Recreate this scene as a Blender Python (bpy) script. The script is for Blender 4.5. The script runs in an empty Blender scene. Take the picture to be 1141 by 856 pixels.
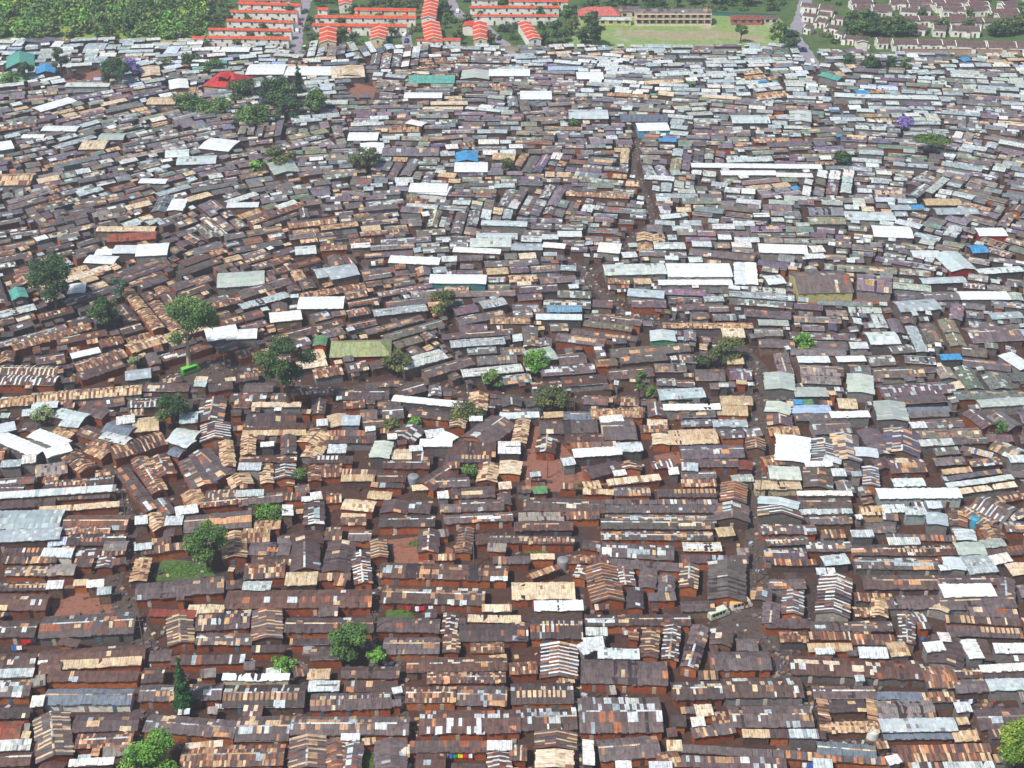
SUN_EL = 56; SUN_AZ = (-.74, -.67); SUN_STR = 4.0; SKY_STR = .085; HAZE = 0.00027; EXPO = 0.4; DENOISE = True
# ---------------------------------------------------------------------------
# Survey of the roofs.  Each block is a piece of the settlement: origin and
# scale of its survey sheet, then the roofs.  h = ridge runs across (front
# eave from-to, back eave), v = ridge runs away (front gable corners, middle
# of the back gable), a = ridge axis from-to and width in metres.
# ---------------------------------------------------------------------------
S6 = 6.005
TILES = [
(0, 716, S6, """h 255 150 965 105 60 r;h 395 180 940 150 132 c;h 255 212 400 205 130 d;h 310 262 915 258 205 d;h 210 300 300 285 240 g;
h 285 415 870 415 315 b/w#blue-grey row house with white front wall beside the tall narrow conifer's alley;h 205 430 285 425 370 w;v 245 790 495 770 345 490 s;h 480 600 915 590 490 d;h 500 710 880 690 620 o;h 690 770 870 750 690 g;
h 460 830 755 815 790 w;h -60 180 225 170 85 d;h -60 238 215 230 190 p;h -60 370 190 360 255 m;h -60 510 190 505 450 d;h -60 660 125 650 540 k;
h -60 730 195 715 670 p;h -60 830 195 820 735 d;h 1000 130 1140 120 60 d;h 945 270 1085 265 175 d;h 925 395 1475 385 290 O;h 955 595 1560 640 480 d;h 130 600 190 595 555 g;h 140 640 190 640 610 c;h 190 760 260 750 700 o;h 520 800 600 795 770 p"""),
(190, 716, S6, """h 430 660 785 655 500 m;h 0 150 490 140 100 r;h 540 70 760 65 30 O;h 345 255 790 255 215 w/c;h 345 435 890 430 290 O;h 640 215 735 210 180 p;h 915 245 1060 245 180 c;h 830 235 925 215 165 s;h 935 460 1475 440 350 O;h 800 620 1590 620 500 m;
h 60 835 750 820 700 o;v 790 850 1040 850 920 640 s;v 1050 850 1180 850 1110 650 o;h 200 240 300 230 190 g;h 490 190 560 185 140 g;h 250 480 310 475 440 g;h 100 720 345 700 690 c"""),
(380, 716, S6, """h 280 75 655 75 -30 d;v 680 90 790 50 745 -60 s;h 0 240 385 240 165 r;h 20 330 360 330 270 d;h 575 275 1100 270 205 o;h 440 200 1110 185 110 d;h 430 400 765 400 300 o;h 770 420 1105 425 295 m;
h 525 610 1200 605 460 m;h 460 735 975 735 670 r;h 500 850 695 850 745 d;h 980 720 1141 720 665 w;v 980 850 1140 860 1060 730 Z;v 225 850 440 850 330 655 d;h 335 770 455 765 690 c;h 0 655 120 655 640 w;h 0 850 130 850 665 m;h 1000 135 1110 125 95 c;
h 345 430 400 425 390 g;h 350 345 410 335 310 w;h 130 690 230 680 655 t"""),
(570, 716, S6, """h -10 215 175 205 140 o;v 190 250 440 240 320 20 Z;h 0 410 415 405 280 O;h 70 590 440 580 450 m;h -10 600 55 600 470 d;v 155 720 435 710 300 600 s;v 165 840 415 840 290 725 c;h -10 790 100 790 690 Z;
h 465 270 1045 290 115 d#long dark brown roofed hall with orange mud wall beside the three gabled rows;h 460 605 1015 600 375 m#very broad dark roof patched with pale squares in front of the long dark hall;h 595 795 1000 765 655 d;v 480 820 550 820 510 660 w;h 700 850 800 850 800 w;h 925 850 1075 850 805 w;h 990 850 1141 830 740 o;h 1045 730 1141 730 665 c;
h 580 105 855 110 40 p;h 485 85 620 30 0 w;v 860 100 980 105 935 -90 s;v 1000 120 1110 120 1080 -110 s;h 640 350 700 345 300 g;h 320 270 420 265 225 t"""),
(760, 716, S6, """v -20 175 105 170 125 -105 d;h 195 185 600 185 65 d;h -55 385 275 375 270 m;h 280 370 815 365 245 m;h 100 495 210 490 420 c;h 70 560 155 555 510 w;
h 330 570 885 565 430 m;h 210 545 330 540 470 o;h 410 635 590 635 590 c;h 595 640 720 640 590 m;h 725 640 915 640 590 p;h 910 745 1300 775 665 b/p;h 0 735 1450 825 690 O;h 0 835 700 850 770 m;
h 735 215 1630 250 95 m;h 885 375 1300 375 295 d;h 960 605 1320 600 535 t#tan front wing of the horseshoe house with its small yard;v 925 600 1000 595 935 385 t;v 1250 600 1320 595 1265 385 t;h 950 470 1240 460 390 d;
h 850 60 1141 60 15 c;h 900 80 1020 75 55 w;h 660 -5 845 0 -65 o;h 200 80 240 78 30 o;h 80 640 360 600 580 g;h 0 480 90 475 440 g"""),
(950, 716, S6, """h 50 100 240 105 40 w;h 500 65 625 50 8 w;v 510 150 740 160 640 -30 d;v 785 118 880 98 770 -15 w#white sheeted roof slab tilted beside a brown slope;v 885 130 945 120 860 -15 d;h 960 70 1200 70 15 w;h 500 305 715 300 165 o;h 650 240 890 235 170 O;h 700 340 920 330 255 g;h 865 200 1200 185 158 w;h 890 240 1200 230 200 d;h 920 320 1200 315 245 p;
h 165 385 480 385 340 b;h 485 400 690 395 345 o;h 180 510 560 505 395 g;h 200 600 705 590 515 p#wide pale grey ribbed shed roof beside the horseshoe house;h 215 650 680 645 608 b;h 690 665 850 655 605 c;h 860 585 1200 570 450 d;h 700 465 800 460 410 w;h 710 550 780 545 510 c;
h 310 750 930 735 700 o;h 320 800 930 790 755 o;h 620 850 950 840 810 p;h 360 850 620 850 815 m;h 250 820 330 800 765 w;h 170 710 240 705 690 t;h 930 640 1200 620 595 o"""),
(0, 580, S6, """h -60 60 390 50 -60 p/p#broad pale blue-grey shed with three ridges above the twin white cubes;h -60 150 395 125 72 p;h 20 240 270 240 195 O;h 275 240 378 240 185 w/w;h 382 245 475 245 195 w/w;h 320 175 440 165 130 l;h 10 290 375 285 250 o;h 410 95 730 90 45 o;h 440 170 830 165 90 O;h 690 205 840 205 140 g;h 500 255 660 250 195 m;h 660 240 830 230 205 o;h 750 300 840 290 265 o;v 640 320 750 320 720 250 s;
h 490 310 610 310 265 d;h 310 370 490 365 300 g;h 30 370 300 370 310 m;h -60 475 305 465 420 O;h 310 460 415 455 415 w;h -60 600 300 600 495 d;h 580 450 690 440 410 w;h 650 500 740 490 460 p;h 490 440 580 435 405 c;h -60 785 225 780 680 d;h 255 790 890 755 650 r#long dark roof with rust ridge sheets in front of the red earth yard;
v 870 400 975 420 965 255 t;h 945 235 1260 190 195 o;h 900 200 1010 190 165 p;h 1000 175 1141 160 135 o;h 905 535 1495 480 430 d;h 990 640 1300 650 600 k;h 1250 645 1490 640 570 c"""),
(190, 580, S6, """v 345 260 510 250 430 85 t#tan roofed house with orange gable and dark doorway beside the leafy green yard;h 480 150 660 140 60 t;h 520 230 790 235 145 d;h 540 300 800 300 240 d;h 560 60 730 55 5 t;h 490 390 760 380 290 o;h 480 465 665 465 410 p;h 370 460 480 455 415 d;v 790 170 1030 170 890 85 m;v 800 340 1000 340 900 170 d;v 1010 350 1200 350 1150 150 d;h 765 435 975 430 350 c#square cream ribbed roof on a pale wall before dark gables;h 985 400 1200 400 360 o;
h 360 590 1340 580 475 r;v 540 800 750 800 645 600 s;h 165 740 525 720 620 m;h 165 830 540 830 760 m;v -20 830 160 830 60 645 s;h 760 750 1350 750 655 d;h 800 835 1120 830 800 O;h 1030 130 1141 130 50 o;h 720 160 800 150 110 g"""),
(380, 580, S6, """h 0 30 165 30 -20 o;h 255 45 625 40 -30 d;v 200 260 315 250 250 130 Z#small bright zebra-striped gable at the corner of the walled grass plot;v 90 420 210 430 130 210 s;v 510 215 650 215 590 70 d;v 765 220 870 225 840 55 s;h 905 160 1000 155 95 d;h 985 150 1560 160 100 O;h 980 205 1100 210 160 g;h 260 380 1110 405 285 m;h 1020 290 1260 290 250 O;h 270 550 955 570 440 m;h 240 745 655 750 655 d;v 670 760 775 760 740 625 s;h 945 610 1140 610 570 c;h 850 680 1200 685 640 c;h 790 810 1250 805 700 r;h 660 110 720 105 70 g;h 620 270 760 265 235 t"""),
(570, 580, S6, """h 20 70 410 65 10 d;h 600 55 1360 60 -10 d;h 600 125 1350 130 75 m;h 590 240 1085 265 150 m;h 470 190 585 205 130 d;h 370 290 660 285 235 o;h 660 310 1141 345 265 d;h 140 390 330 325 370 t;h 130 260 285 260 230 c;h 5 530 425 525 420 c#wide cream and white patchwork roof beside the bold zebra-striped gable;h 155 605 480 600 540 w;v 535 555 760 550 590 310 Z#bold zebra-striped gable roof over an orange mud gable wall;
v 700 440 830 440 745 320 s;v 850 460 965 455 920 330 d;v 980 490 1090 485 1040 370 d;h 920 540 1100 535 495 r;v 400 390 500 390 490 310 s;h 130 790 475 790 655 O;h 0 800 110 800 690 d;h 495 705 1200 700 635 r;h 500 770 640 770 725 p;h 490 850 620 840 795 w"""),
(760, 580, S6, """h 10 205 265 205 150 C#bright cream roof with white stripes beside the narrow dirt lane;h 245 110 355 100 50 c;h 0 285 445 290 240 m;v -20 460 105 455 50 300 s;v 175 540 430 540 300 290 d;h 525 90 900 90 30 m;h 570 170 850 160 120 O;h 560 265 840 265 190 m;h 840 210 1141 205 150 m;h 945 120 1095 115 75 o;h 600 300 900 300 268 o;h 590 455 830 455 395 d;v 455 540 590 540 540 460 m;v 530 700 650 690 600 560 d;v 665 640 810 630 740 480 s;v 890 640 1120 640 1030 380 s;
h 560 720 850 720 668 d;h 660 810 845 815 755 O;h 860 740 1410 740 680 d;h 860 800 1270 800 755 o;h 905 360 965 360 325 w;h 985 360 1020 360 325 w;v 185 830 330 850 270 725 d;h 0 610 220 605 545 r;h 375 240 450 240 195 g"""),
(950, 580, S6, """h 0 115 145 110 75 p;h 100 85 290 80 20 g;h 245 165 455 160 125 p;h 230 125 690 140 95 O;v 700 140 830 130 740 60 w;v 900 135 1030 120 900 30 o;h 880 185 1030 170 130 q;h 250 235 700 230 165 O;h 0 235 245 230 168 r;h 710 230 900 225 150 q;h 750 300 930 290 240 p;h 790 360 975 340 300 p;v 625 335 760 325 670 250 w;h 590 335 660 330 315 w;h 20 320 590 330 250 m;h 80 460 590 460 370 d;h 580 430 1000 430 370 d;h 615 515 965 505 430 w#flat white slab roof framed by dark roofs on three sides;h 600 600 1100 580 510 d;v 970 520 1090 520 1020 390 d;
h 20 540 270 545 495 o;h 20 645 165 645 585 t;v 120 645 235 645 180 535 t;h 240 590 600 590 505 d;v 505 610 640 600 590 530 c;h 790 640 1110 655 590 r;h 630 680 1130 710 640 O;h 0 740 270 740 680 d;v 310 830 420 830 360 620 s;h 400 700 500 690 620 s;h 640 770 1141 790 715 O;h 0 830 290 830 775 o;v 590 815 665 815 600 755 w;h 950 295 1070 270 240 w;h 920 250 1200 215 200 O"""),
(0, 444, S6, """a -30 240 270 368 4.6 w#long white wing of the U-shaped roof over the dirt lane;a 225 230 440 312 4.6 w;a 300 372 470 325 4.2 w;a -60 215 100 182 4.5 w;a 150 100 270 85 3.4 p;a 380 95 570 135 4.5 p;a 410 160 540 172 3.6 w;a 380 205 500 245 4 t;a 600 330 720 380 4.5 t;a 740 370 1090 265 7 o#long slanting rust-brown roof behind the gabled rows and lane junction;a 540 210 680 260 5 r;a 690 245 860 290 3.5 p;a 610 300 740 320 4 o;a 720 190 890 230 7 b;a 780 150 900 135 4 w;a 890 185 1060 165 7 c;a 450 360 590 480 5 o;h 240 530 450 500 450 g;h 300 615 760 570 560 O;h 640 540 735 530 485 o;h 285 565 380 565 515 o;h -60 590 225 570 545 r;
h -60 675 770 620 640 p;h 40 700 730 665 668 O;h -60 745 365 715 705 d;h 260 765 795 725 735 c;h 400 880 840 880 785 r;a 810 470 1025 750 3.6 r;a 925 400 1070 625 4.2 o;a 1060 680 1140 785 3.6 r;h 905 845 985 835 800 w;a 1010 780 1080 870 4 t;a 560 60 720 110 5 r;a 0 20 200 20 4 p;a 60 45 200 35 4 o;a 380 15 490 20 4 t;h 0 130 55 130 105 p;h -60 80 45 80 45 g;h 210 70 380 60 30 p;a 1060 390 1120 520 5 o;a 620 45 830 12 5 r;a 150 410 240 400 4 w;a 10 440 140 430 3 p"""),
(190, 444, S6, """h -40 850 75 845 790 w;h 485 215 900 210 180 O#rust-striped back wing of the tan courtyard house;h 500 190 835 180 105 r;v 470 380 565 380 525 250 t;h 480 250 900 245 222 c;v 740 380 840 380 790 250 r;h 460 430 840 425 388 d;h 605 325 690 320 300 w;v 170 165 350 165 290 10 m;v 200 290 400 290 300 170 s;v 340 460 440 470 370 290 t;a 920 310 1010 220 7 t#arched tan barrel roof leaning between the courtyard house and rusty rows;h 530 60 870 55 35 c;
a 20 225 180 250 4 p;a 0 260 140 310 4 p;a 0 350 80 370 4 b;a 190 360 370 530 6 r;a 130 410 230 590 6.5 r;a 130 630 200 720 5 t;h 230 690 440 680 620 s;h 200 730 470 705 685 o;v 400 590 570 590 450 520 t;v 600 570 690 570 640 445 t;v 700 540 835 540 770 445 s;h 450 480 600 480 440 p;h 440 660 620 650 625 p;h 460 720 750 690 655 d;h 40 785 185 760 730 w;h 90 900 540 860 790 r;v 890 850 1030 850 960 695 m;h 880 690 950 685 665 w;h 945 680 1015 670 640 w;h 750 680 900 680 640 o;h 750 790 815 785 720 w;
h 920 555 1010 550 455 o;h 1010 530 1141 525 445 o;h 925 435 1215 435 395 O;h 1050 365 1170 365 310 w;a 1000 300 930 400 5 t;h 1040 300 1370 300 262 O;h 1040 255 1370 250 225 O;v 940 110 1030 110 1000 10 r;v 1070 190 1200 190 1110 110 c;h 980 185 1050 180 150 w;h 1045 700 1141 695 640 o;h 60 170 180 160 100 p;h 840 640 930 630 590 g"""),
(380, 444, S6, """h 0 510 230 515 480 O;h 0 555 220 555 520 c;h 0 180 120 180 115 p;h 130 150 240 145 80 d;h 280 140 420 130 60 d;h 150 200 290 190 145 d;h 20 70 160 60 20 o;h 250 70 400 60 20 d;h 450 120 720 150 60 d;a 410 275 490 195 7 m;h 525 320 740 325 280 w#bright white L-shaped roof above the dark lane;a 650 300 735 240 5 w;h 575 265 700 250 215 w;h 165 220 230 215 195 w;h 315 275 375 270 245 w;v 185 400 320 400 290 290 q;h 340 415 470 410 345 c;h 460 355 545 350 325 w;v 470 440 610 440 550 360 d;h 280 470 590 470 412 d;h 240 560 430 560 500 d;h 200 590 405 600 572 r;h 175 670 330 680 620 c;
a 900 290 1090 150 9 d;h 715 385 1030 390 280 d;h 700 430 1000 430 390 O;h 685 470 790 470 435 o;v 905 560 1040 560 990 440 t;v 1050 510 1200 510 1140 420 c;a 560 590 720 490 6 r;h 620 600 860 590 540 d;h 0 740 210 760 670 c;h 0 800 160 805 775 c;v 260 770 440 770 370 690 d;h 450 760 590 770 680 d;h 650 670 720 665 625 w;h 740 670 1030 660 600 r;h 665 760 800 760 710 g;h 810 755 1090 745 685 d;h 690 840 1150 815 785 r;h 1060 610 1141 605 570 c;h 1060 720 1141 715 640 d;h 860 150 945 150 125 w;h 1060 120 1320 140 100 l;h 480 620 580 610 590 c"""),
(570, 444, S6, """v 0 300 100 300 80 135 t;h 190 240 580 230 150 d;h 360 300 620 300 240 d;v 160 370 290 370 240 260 m;h 420 395 740 375 340 w#long white-sheeted roof on brown walls beside the red earth clearing;h 700 360 880 350 300 p;h 400 335 700 325 305 o;h 540 140 890 125 75 t;h 350 140 540 140 90 b;h 610 280 840 275 140 d;h 865 225 1050 225 190 o;h 910 180 1040 185 140 c;v 945 310 1065 310 1000 240 c/o#pale gable with glowing orange end wall above the dark lane;a 500 505 720 450 5 d;v 720 475 870 485 790 430 s;h 690 520 770 510 490 w;
h 650 585 1000 545 550 c;h 480 640 680 645 612 t;h 490 610 600 600 560 t;h 690 655 930 650 600 O;h 980 660 1370 660 618 O;h 630 710 1380 710 688 O;h 630 765 1380 765 715 d;h 630 830 1370 835 780 m;h 80 750 620 770 665 d;h 50 820 350 815 775 g;h 130 525 195 520 500 p;h 130 550 200 550 538 o;h 150 640 240 635 600 G;h 350 450 430 440 400 w;h 1070 310 1390 300 215 c;h 1020 80 1400 75 48 w;h 370 810 590 805 770 o;h 220 130 350 125 100 c;h 600 165 750 150 130 w"""),
(760, 444, S6, """h 0 130 225 125 82 r;h 0 190 200 185 145 m;h 0 405 420 395 320 d;h 0 460 380 455 410 d;v 385 480 470 480 425 420 k;h 0 480 105 485 438 p;h 0 540 230 535 492 d;h 0 590 230 590 552 o;h 240 110 440 120 45 c;h 210 190 440 190 145 p;h 270 265 420 260 212 m;v 430 350 560 340 490 270 s;v 545 100 720 100 650 30 q;v 570 185 740 185 650 110 d;h 590 250 790 245 195 t;v 620 430 855 420 745 255 w#huge plain white gable roof standing tall beside the narrow lane;h 560 455 690 440 390 t;h 590 540 800 545 455 q;h 490 610 800 605 552 c/c;v 865 430 1060 430 950 280 s;v 1010 430 1200 420 1080 245 m;v 940 430 1060 430 1010 395 w;
h 720 100 1000 95 50 l;h 1000 130 1260 125 90 w;h 760 150 1000 145 105 d;h 890 240 1141 230 150 d;h 830 460 1010 455 430 w;v 810 610 1010 600 910 470 r;h 1010 520 1100 520 480 p;h 775 650 1140 650 625 w;h 790 740 1140 740 660 d;h 800 775 910 770 750 p;h 910 775 1141 770 752 p;h 860 840 1141 840 785 m;v 255 690 430 700 350 575 Z;h 340 560 480 555 515 q;v 220 830 450 820 330 715 m;v 500 730 780 720 650 675 p;v 510 800 810 800 660 745 s;h 750 40 810 40 15 B;h 820 40 880 38 15 G;h 440 260 540 250 200 m"""),
(950, 444, S6, """v 170 150 380 150 240 25 q#tallest pale green gable hall with open brown front;h 380 100 660 90 70 b;h 380 130 650 120 98 d;h 400 200 500 195 160 w;h 490 205 750 190 145 d;h 400 270 870 260 208 d;h 460 320 680 310 285 p;h 680 310 910 300 262 d;a 100 210 210 380 6 d;v 200 380 450 380 330 220 m;v 20 390 170 395 90 335 w;h 170 480 250 470 400 d;h 260 500 500 490 405 m;v 70 590 180 590 120 465 s;h 0 520 60 520 495 p;h 280 590 490 585 540 p;h 180 670 735 665 605 w/p#long bright white hall roof with pale grey front wall;h 65 780 215 775 722 t/t;h 215 765 360 760 722 p;h 360 780 500 775 727 p/p;h 620 555 1000 500 530 m;h 640 600 1080 540 572 p;h 730 640 1100 590 610 c;h 610 510 800 490 482 c;
a 830 690 1060 790 8 s#tan vaulted ribbed roof slanting down beside the long white hall;a 750 740 940 850 5 s;a 780 90 920 190 5 d;a 940 110 1090 200 6 r;h 860 60 1200 40 10 q;h 910 290 1080 290 252 d;h 560 450 760 440 400 g;a 940 310 1120 380 6 m;h 1060 430 1200 425 390 p;h 720 350 930 400 320 m;h 560 380 720 370 342 m;v 500 850 640 850 560 770 p;v 640 860 770 860 700 765 o;h 800 460 1000 440 410 m;h 1000 700 1200 660 640 o;h 1050 820 1200 780 760 m"""),
]
MID = [
(0, 200, 2.8525, """h 265 265 360 270 240 w;h 355 235 430 235 210 w;h 430 245 530 240 208 w;h 300 240 355 240 222 w;h 530 100 580 100 65 w;h 720 90 820 88 75 w;h 305 165 490 165 150 c;h 340 200 495 190 175 k;h 690 345 840 335 300 q#broad grey-green arched roof in the middle of slanting rust rows;h 770 380 930 330 352 d;h 940 240 1005 235 215 p;h 945 412 1090 410 375 w#jagged white roof of stepped sheets above rust rows;h 860 455 960 445 425 w;h 660 515 760 500 475 w#wide white roof panel beside the tall pale-trunked tree;h 720 510 815 505 480 w;h 1010 315 1140 295 285 p;h 1050 565 1240 560 515 N/K#olive green hall roof with red front wall;h 995 530 1035 530 500 G/K#tiny green-topped red kiosk behind the tall dark-crowned tree;h 400 640 480 630 610 p#rounded pale grey roof beside the bright green minibus;a -30 715 110 700 5 t;a 100 695 450 668 5 t#long tan roof strip along the cross lane;h 215 365 270 360 335 w;h 40 385 90 375 352 T;h 230 570 320 550 552 w;h 480 105 525 105 60 b"""),
(380, 200, 2.8525, """h 215 40 335 42 12 w/w#white walled hall with white roof beside the upper dark rows;h 715 52 915 62 42 t;h 410 215 540 215 188 p;h 430 190 560 190 172 p;h 355 230 505 237 215 w;h 445 145 590 150 130 p;h 690 182 765 182 165 w;h 640 190 690 190 176 w;h 540 225 640 225 205 p;h 640 215 710 220 200 w;h 815 230 885 235 200 w;h 150 265 310 272 242 w#long white roof angled above a white and teal school-like roof;h 280 330 460 332 302 w/T#white roof over a teal front wall;h 840 305 1035 300 272 p#pale roof of the white compound left of its bright roof;h 1040 310 1245 310 268 w/w#broad bright white roof of the open compound;h 1010 335 1245 335 320 w;v 1252 335 1285 335 1265 265 w;v 1288 335 1325 335 1300 265 w;h 655 422 765 422 402 B2#blue-grey metal roof above a white strip;h 620 445 765 447 428 w;h 475 458 600 458 440 t;h -30 320 60 302 285 p;v 985 515 1065 515 1020 482 p/G#pale roof on bright green walls;h 600 585 690 570 542 q;h 1015 702 1141 697 668 p;a 165 695 400 718 3 w;h 510 762 630 757 747 p;h 795 755 960 757 730 t;h 910 370 1025 378 347 p"""),
(741, 200, 2.8525, """h 300 232 455 237 205 w#lone long white roof among near-black sheds;h 470 232 510 230 212 w;h 450 252 510 250 238 w;h 460 115 570 115 90 d;h 460 142 575 142 120 d;h 575 128 735 132 102 p;h 665 182 790 187 147 w#wide white roof of ribbed sheets behind a dark row;h 790 247 880 247 227 w;h 1000 180 1090 180 155 w/K#pale roof on a red front wall;a 890 235 950 290 9 p/K#tilted pale roof with a red side wall;h 1000 302 1141 292 285 p;h 820 332 960 327 314 p;h 940 382 1100 382 357 w;h 830 385 940 382 360 d;h 750 422 880 412 388 p#pale grey fan-shaped roof below the yellow-walled yard;h 425 362 600 358 295 d/Y#dark roofed school block with yellow wall facing a bare yard;h 425 320 485 315 297 q;h 610 352 720 362 302 d;h 330 335 385 330 307 p;h -5 472 280 472 457 t;h 185 502 255 502 472 c;h 425 582 525 582 562 w;h 550 580 640 578 563 w;h 655 525 750 522 487 p;v 320 670 415 670 360 618 q;h 415 690 520 690 662 q;v 580 680 665 680 620 622 q;h 880 575 945 573 560 B;h 980 235 1030 232 210 B;a 1080 555 1150 600 5 w;h 1040 445 1141 440 425 p;h 980 520 1141 510 472 d;h 720 97 815 97 82 p;h 830 82 945 82 62 c;h 865 112 1000 110 92 p;h 785 95 825 94 82 B;h 0 700 130 692 670 p"""),
(0, 0, 2.8525, """v 20 215 110 215 65 178 T#teal roofed villa with white gable near the upper-left forest edge;h -10 250 75 260 225 T2;h 115 237 175 232 213 B#blue roofed shed between the teal villa and tall dark tree;h 205 276 345 276 263 p;a 115 350 230 316 7 w#slanting white ribbed hall with one blue end;h 450 245 510 240 215 c;h 645 272 755 282 222 K/t#large red hipped-looking roof on tan walls behind the tree cluster;h 540 285 600 280 255 w;h 465 332 555 332 310 c;h 700 165 790 165 150 w;h 610 195 680 200 187 w;h 780 237 900 237 205 w;h 900 240 1060 240 212 w;h 1055 250 1160 245 210 c;h 265 160 330 160 138 p;h 160 150 190 150 132 w;h 520 172 560 172 150 l;h 630 472 725 482 435 w#bright white low hall on the dark upper slope;h 525 502 600 497 480 p;h 560 525 685 520 500 p;h 310 445 390 445 425 q;h 250 475 330 475 447 c;h 130 416 240 418 400 w;h 65 440 135 440 428 w;h -20 482 45 472 455 w;h -20 590 95 588 555 t;h 440 582 525 584 568 w;v 870 555 955 548 890 515 q"""),
(380, 0, 2.8525, """h 215 264 360 264 242 T#long teal roof in the pale upper rows;v 380 255 470 250 430 225 q;h 470 242 600 242 220 w;h -10 242 60 242 210 c;h 200 312 320 312 295 w;h 570 316 670 316 290 w/b#white roof on a blue-grey block;h 750 252 835 252 230 w;h 725 378 850 378 350 p;h 890 387 1040 387 365 b;h 945 417 1045 415 392 w/B#white roof with a sky-blue side wall;v 365 515 435 515 400 485 B#bright sky-blue gable among dark rows;h 360 547 465 547 517 w#white roof just below the sky-blue gable;h 20 447 115 447 422 w;v 60 490 135 490 100 455 w;h 220 612 335 622 582 w/w;h 480 507 550 510 487 c;h 130 495 310 495 470 d;h 205 392 255 402 377 w"""),
(741, 0, 2.8525, """h 85 532 500 537 519 w#longest thin white roof strip right of the upper dirt lane;h 180 557 355 557 543 w;h 355 562 470 564 550 w;a 500 235 560 252 6 T#turquoise roof beside the upper lane;h 610 300 650 298 288 B;v 395 385 465 390 430 355 p;h 215 392 335 392 367 p;h 950 197 975 192 182 B;h 540 307 640 312 295 p;h 640 312 870 317 300 p"""),
]
# terraces of the estates: eave height 4.6 m. style A red roof, D dark roof
TERR = [
(220, 0, S6, """h 270 28 688 44 10 A;h 220 82 668 90 66 A;h 190 142 640 156 126 A;h 70 202 628 212 186 A;h 60 258 610 266 240 A;h 280 6 620 4 -12 A;h 785 120 1460 126 102 A;h 765 176 1400 182 156 A;v 815 288 930 284 872 195 A;v 945 32 1035 30 985 -12 A;h 1050 70 1460 76 52 A;h 800 66 870 70 48 A;h -40 260 40 264 242 A"""),
(400, 0, S6, """v 415 120 512 128 488 -14 A;v 440 268 560 268 480 152 A;v 70 266 178 262 140 192 A;v 765 266 860 266 808 152 A;h 690 178 765 182 146 K;h 385 272 560 280 262 A;h 565 272 680 272 256 A;h 740 55 1340 55 40 A;h 770 112 1330 112 98 A;h 750 2 930 2 -14 A;h 1000 10 1400 14 -4 A;v 1135 268 1222 262 1105 152 A"""),
(950, 0, S6, """h 270 292 690 300 262 D;h 692 308 900 314 272 D;h 905 314 1200 322 276 D;h 30 284 105 284 252 D;h 165 284 245 284 256 D;h 300 138 600 136 108 D;h 620 148 875 150 114 D;h 880 150 1010 146 122 D;h 170 130 270 134 116 D;h 400 188 490 198 160 D;h 540 200 630 204 170 D;h 660 200 860 208 170 D;h 130 74 270 76 50 D;h 320 74 435 80 50 D;h 445 68 530 70 48 D;h 600 70 755 70 48 D;h 760 74 930 66 44 D;h -10 20 140 16 0 D;h 250 20 365 24 0 D;h 370 20 615 20 0 D;h 620 20 860 14 -4 D;h 1020 40 1160 26 8 D;h -230 60 -130 70 30 D;h -350 40 -240 50 18 D;h 0 70 110 72 50 D;h -60 252 10 262 232 D;h 980 120 1120 116 92 D;h 20 50 120 54 30 D;h 640 112 760 116 92 D;h 930 90 1120 84 62 D;h 0 100 110 104 82 D;h 140 46 260 50 30 D;h 380 46 520 50 30 D;h 560 44 740 44 24 D;h 780 40 920 34 16 D;h 1010 62 1140 54 36 D;h -340 100 -260 112 80 D;h -250 140 -180 150 118 D;h -240 96 -160 106 74 D;h -330 180 -280 190 158 D;h -180 180 -110 192 160 D;h -130 120 -60 128 100 D;h -120 215 -70 230 200 D"""),
]
LANES = [
 ("876,860 882,800 868,748 852,705 845,665 840,620 842,560 848,505 848,470 856,440 850,415 820,385 780,372 730,360", 4.6, "lane"),
 ("730,360 700,352 672,330 655,310 640,292 610,285", 3.0, "lane"),
 ("912,84 925,104 940,130", 3.0, "lane"),
 ("655,310 690,285 705,265 728,250 722,225 706,190 712,155", 2.4, "lane"),
 ("845,505 860,560 880,640 892,690 868,748 893,775 906,806 930,828 985,840 1060,842 1100,850", 2.6, "lane"),
 ("15,445 60,480 95,508 122,528 134,560 143,590 138,620 124,652 148,690 163,716 160,745 150,790 148,870", 4.2, "lane"),
 ("427,660 418,620 414,700 417,732 441,742 447,790 455,830 464,870", 2.4, "lane"),
 ("640,870 642,800 645,738 640,700 636,660", 2.0, "lane"),
 ("0,456 60,442 125,436 172,430 210,412 250,405 300,420 360,438 440,425 520,440 600,448 680,446 740,440 800,446 856,442", 2.6, "lane"),
 ("330,856 330,790 332,740", 1.6, "lane"),
 ("980,856 1010,820 1095,812 1100,770", 2.2, "lane"),
 ("908,76 897,58 884,40 892,20 900,-6", 6.0, "road"),
 ("345,-10 338,14 332,34 330,60", 5.0, "road"),
 ("500,-8 506,10 516,20 540,30 562,50 572,64", 5.0, "road"),
 ("452,34 454,52", 5.0, "road"),
]
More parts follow.
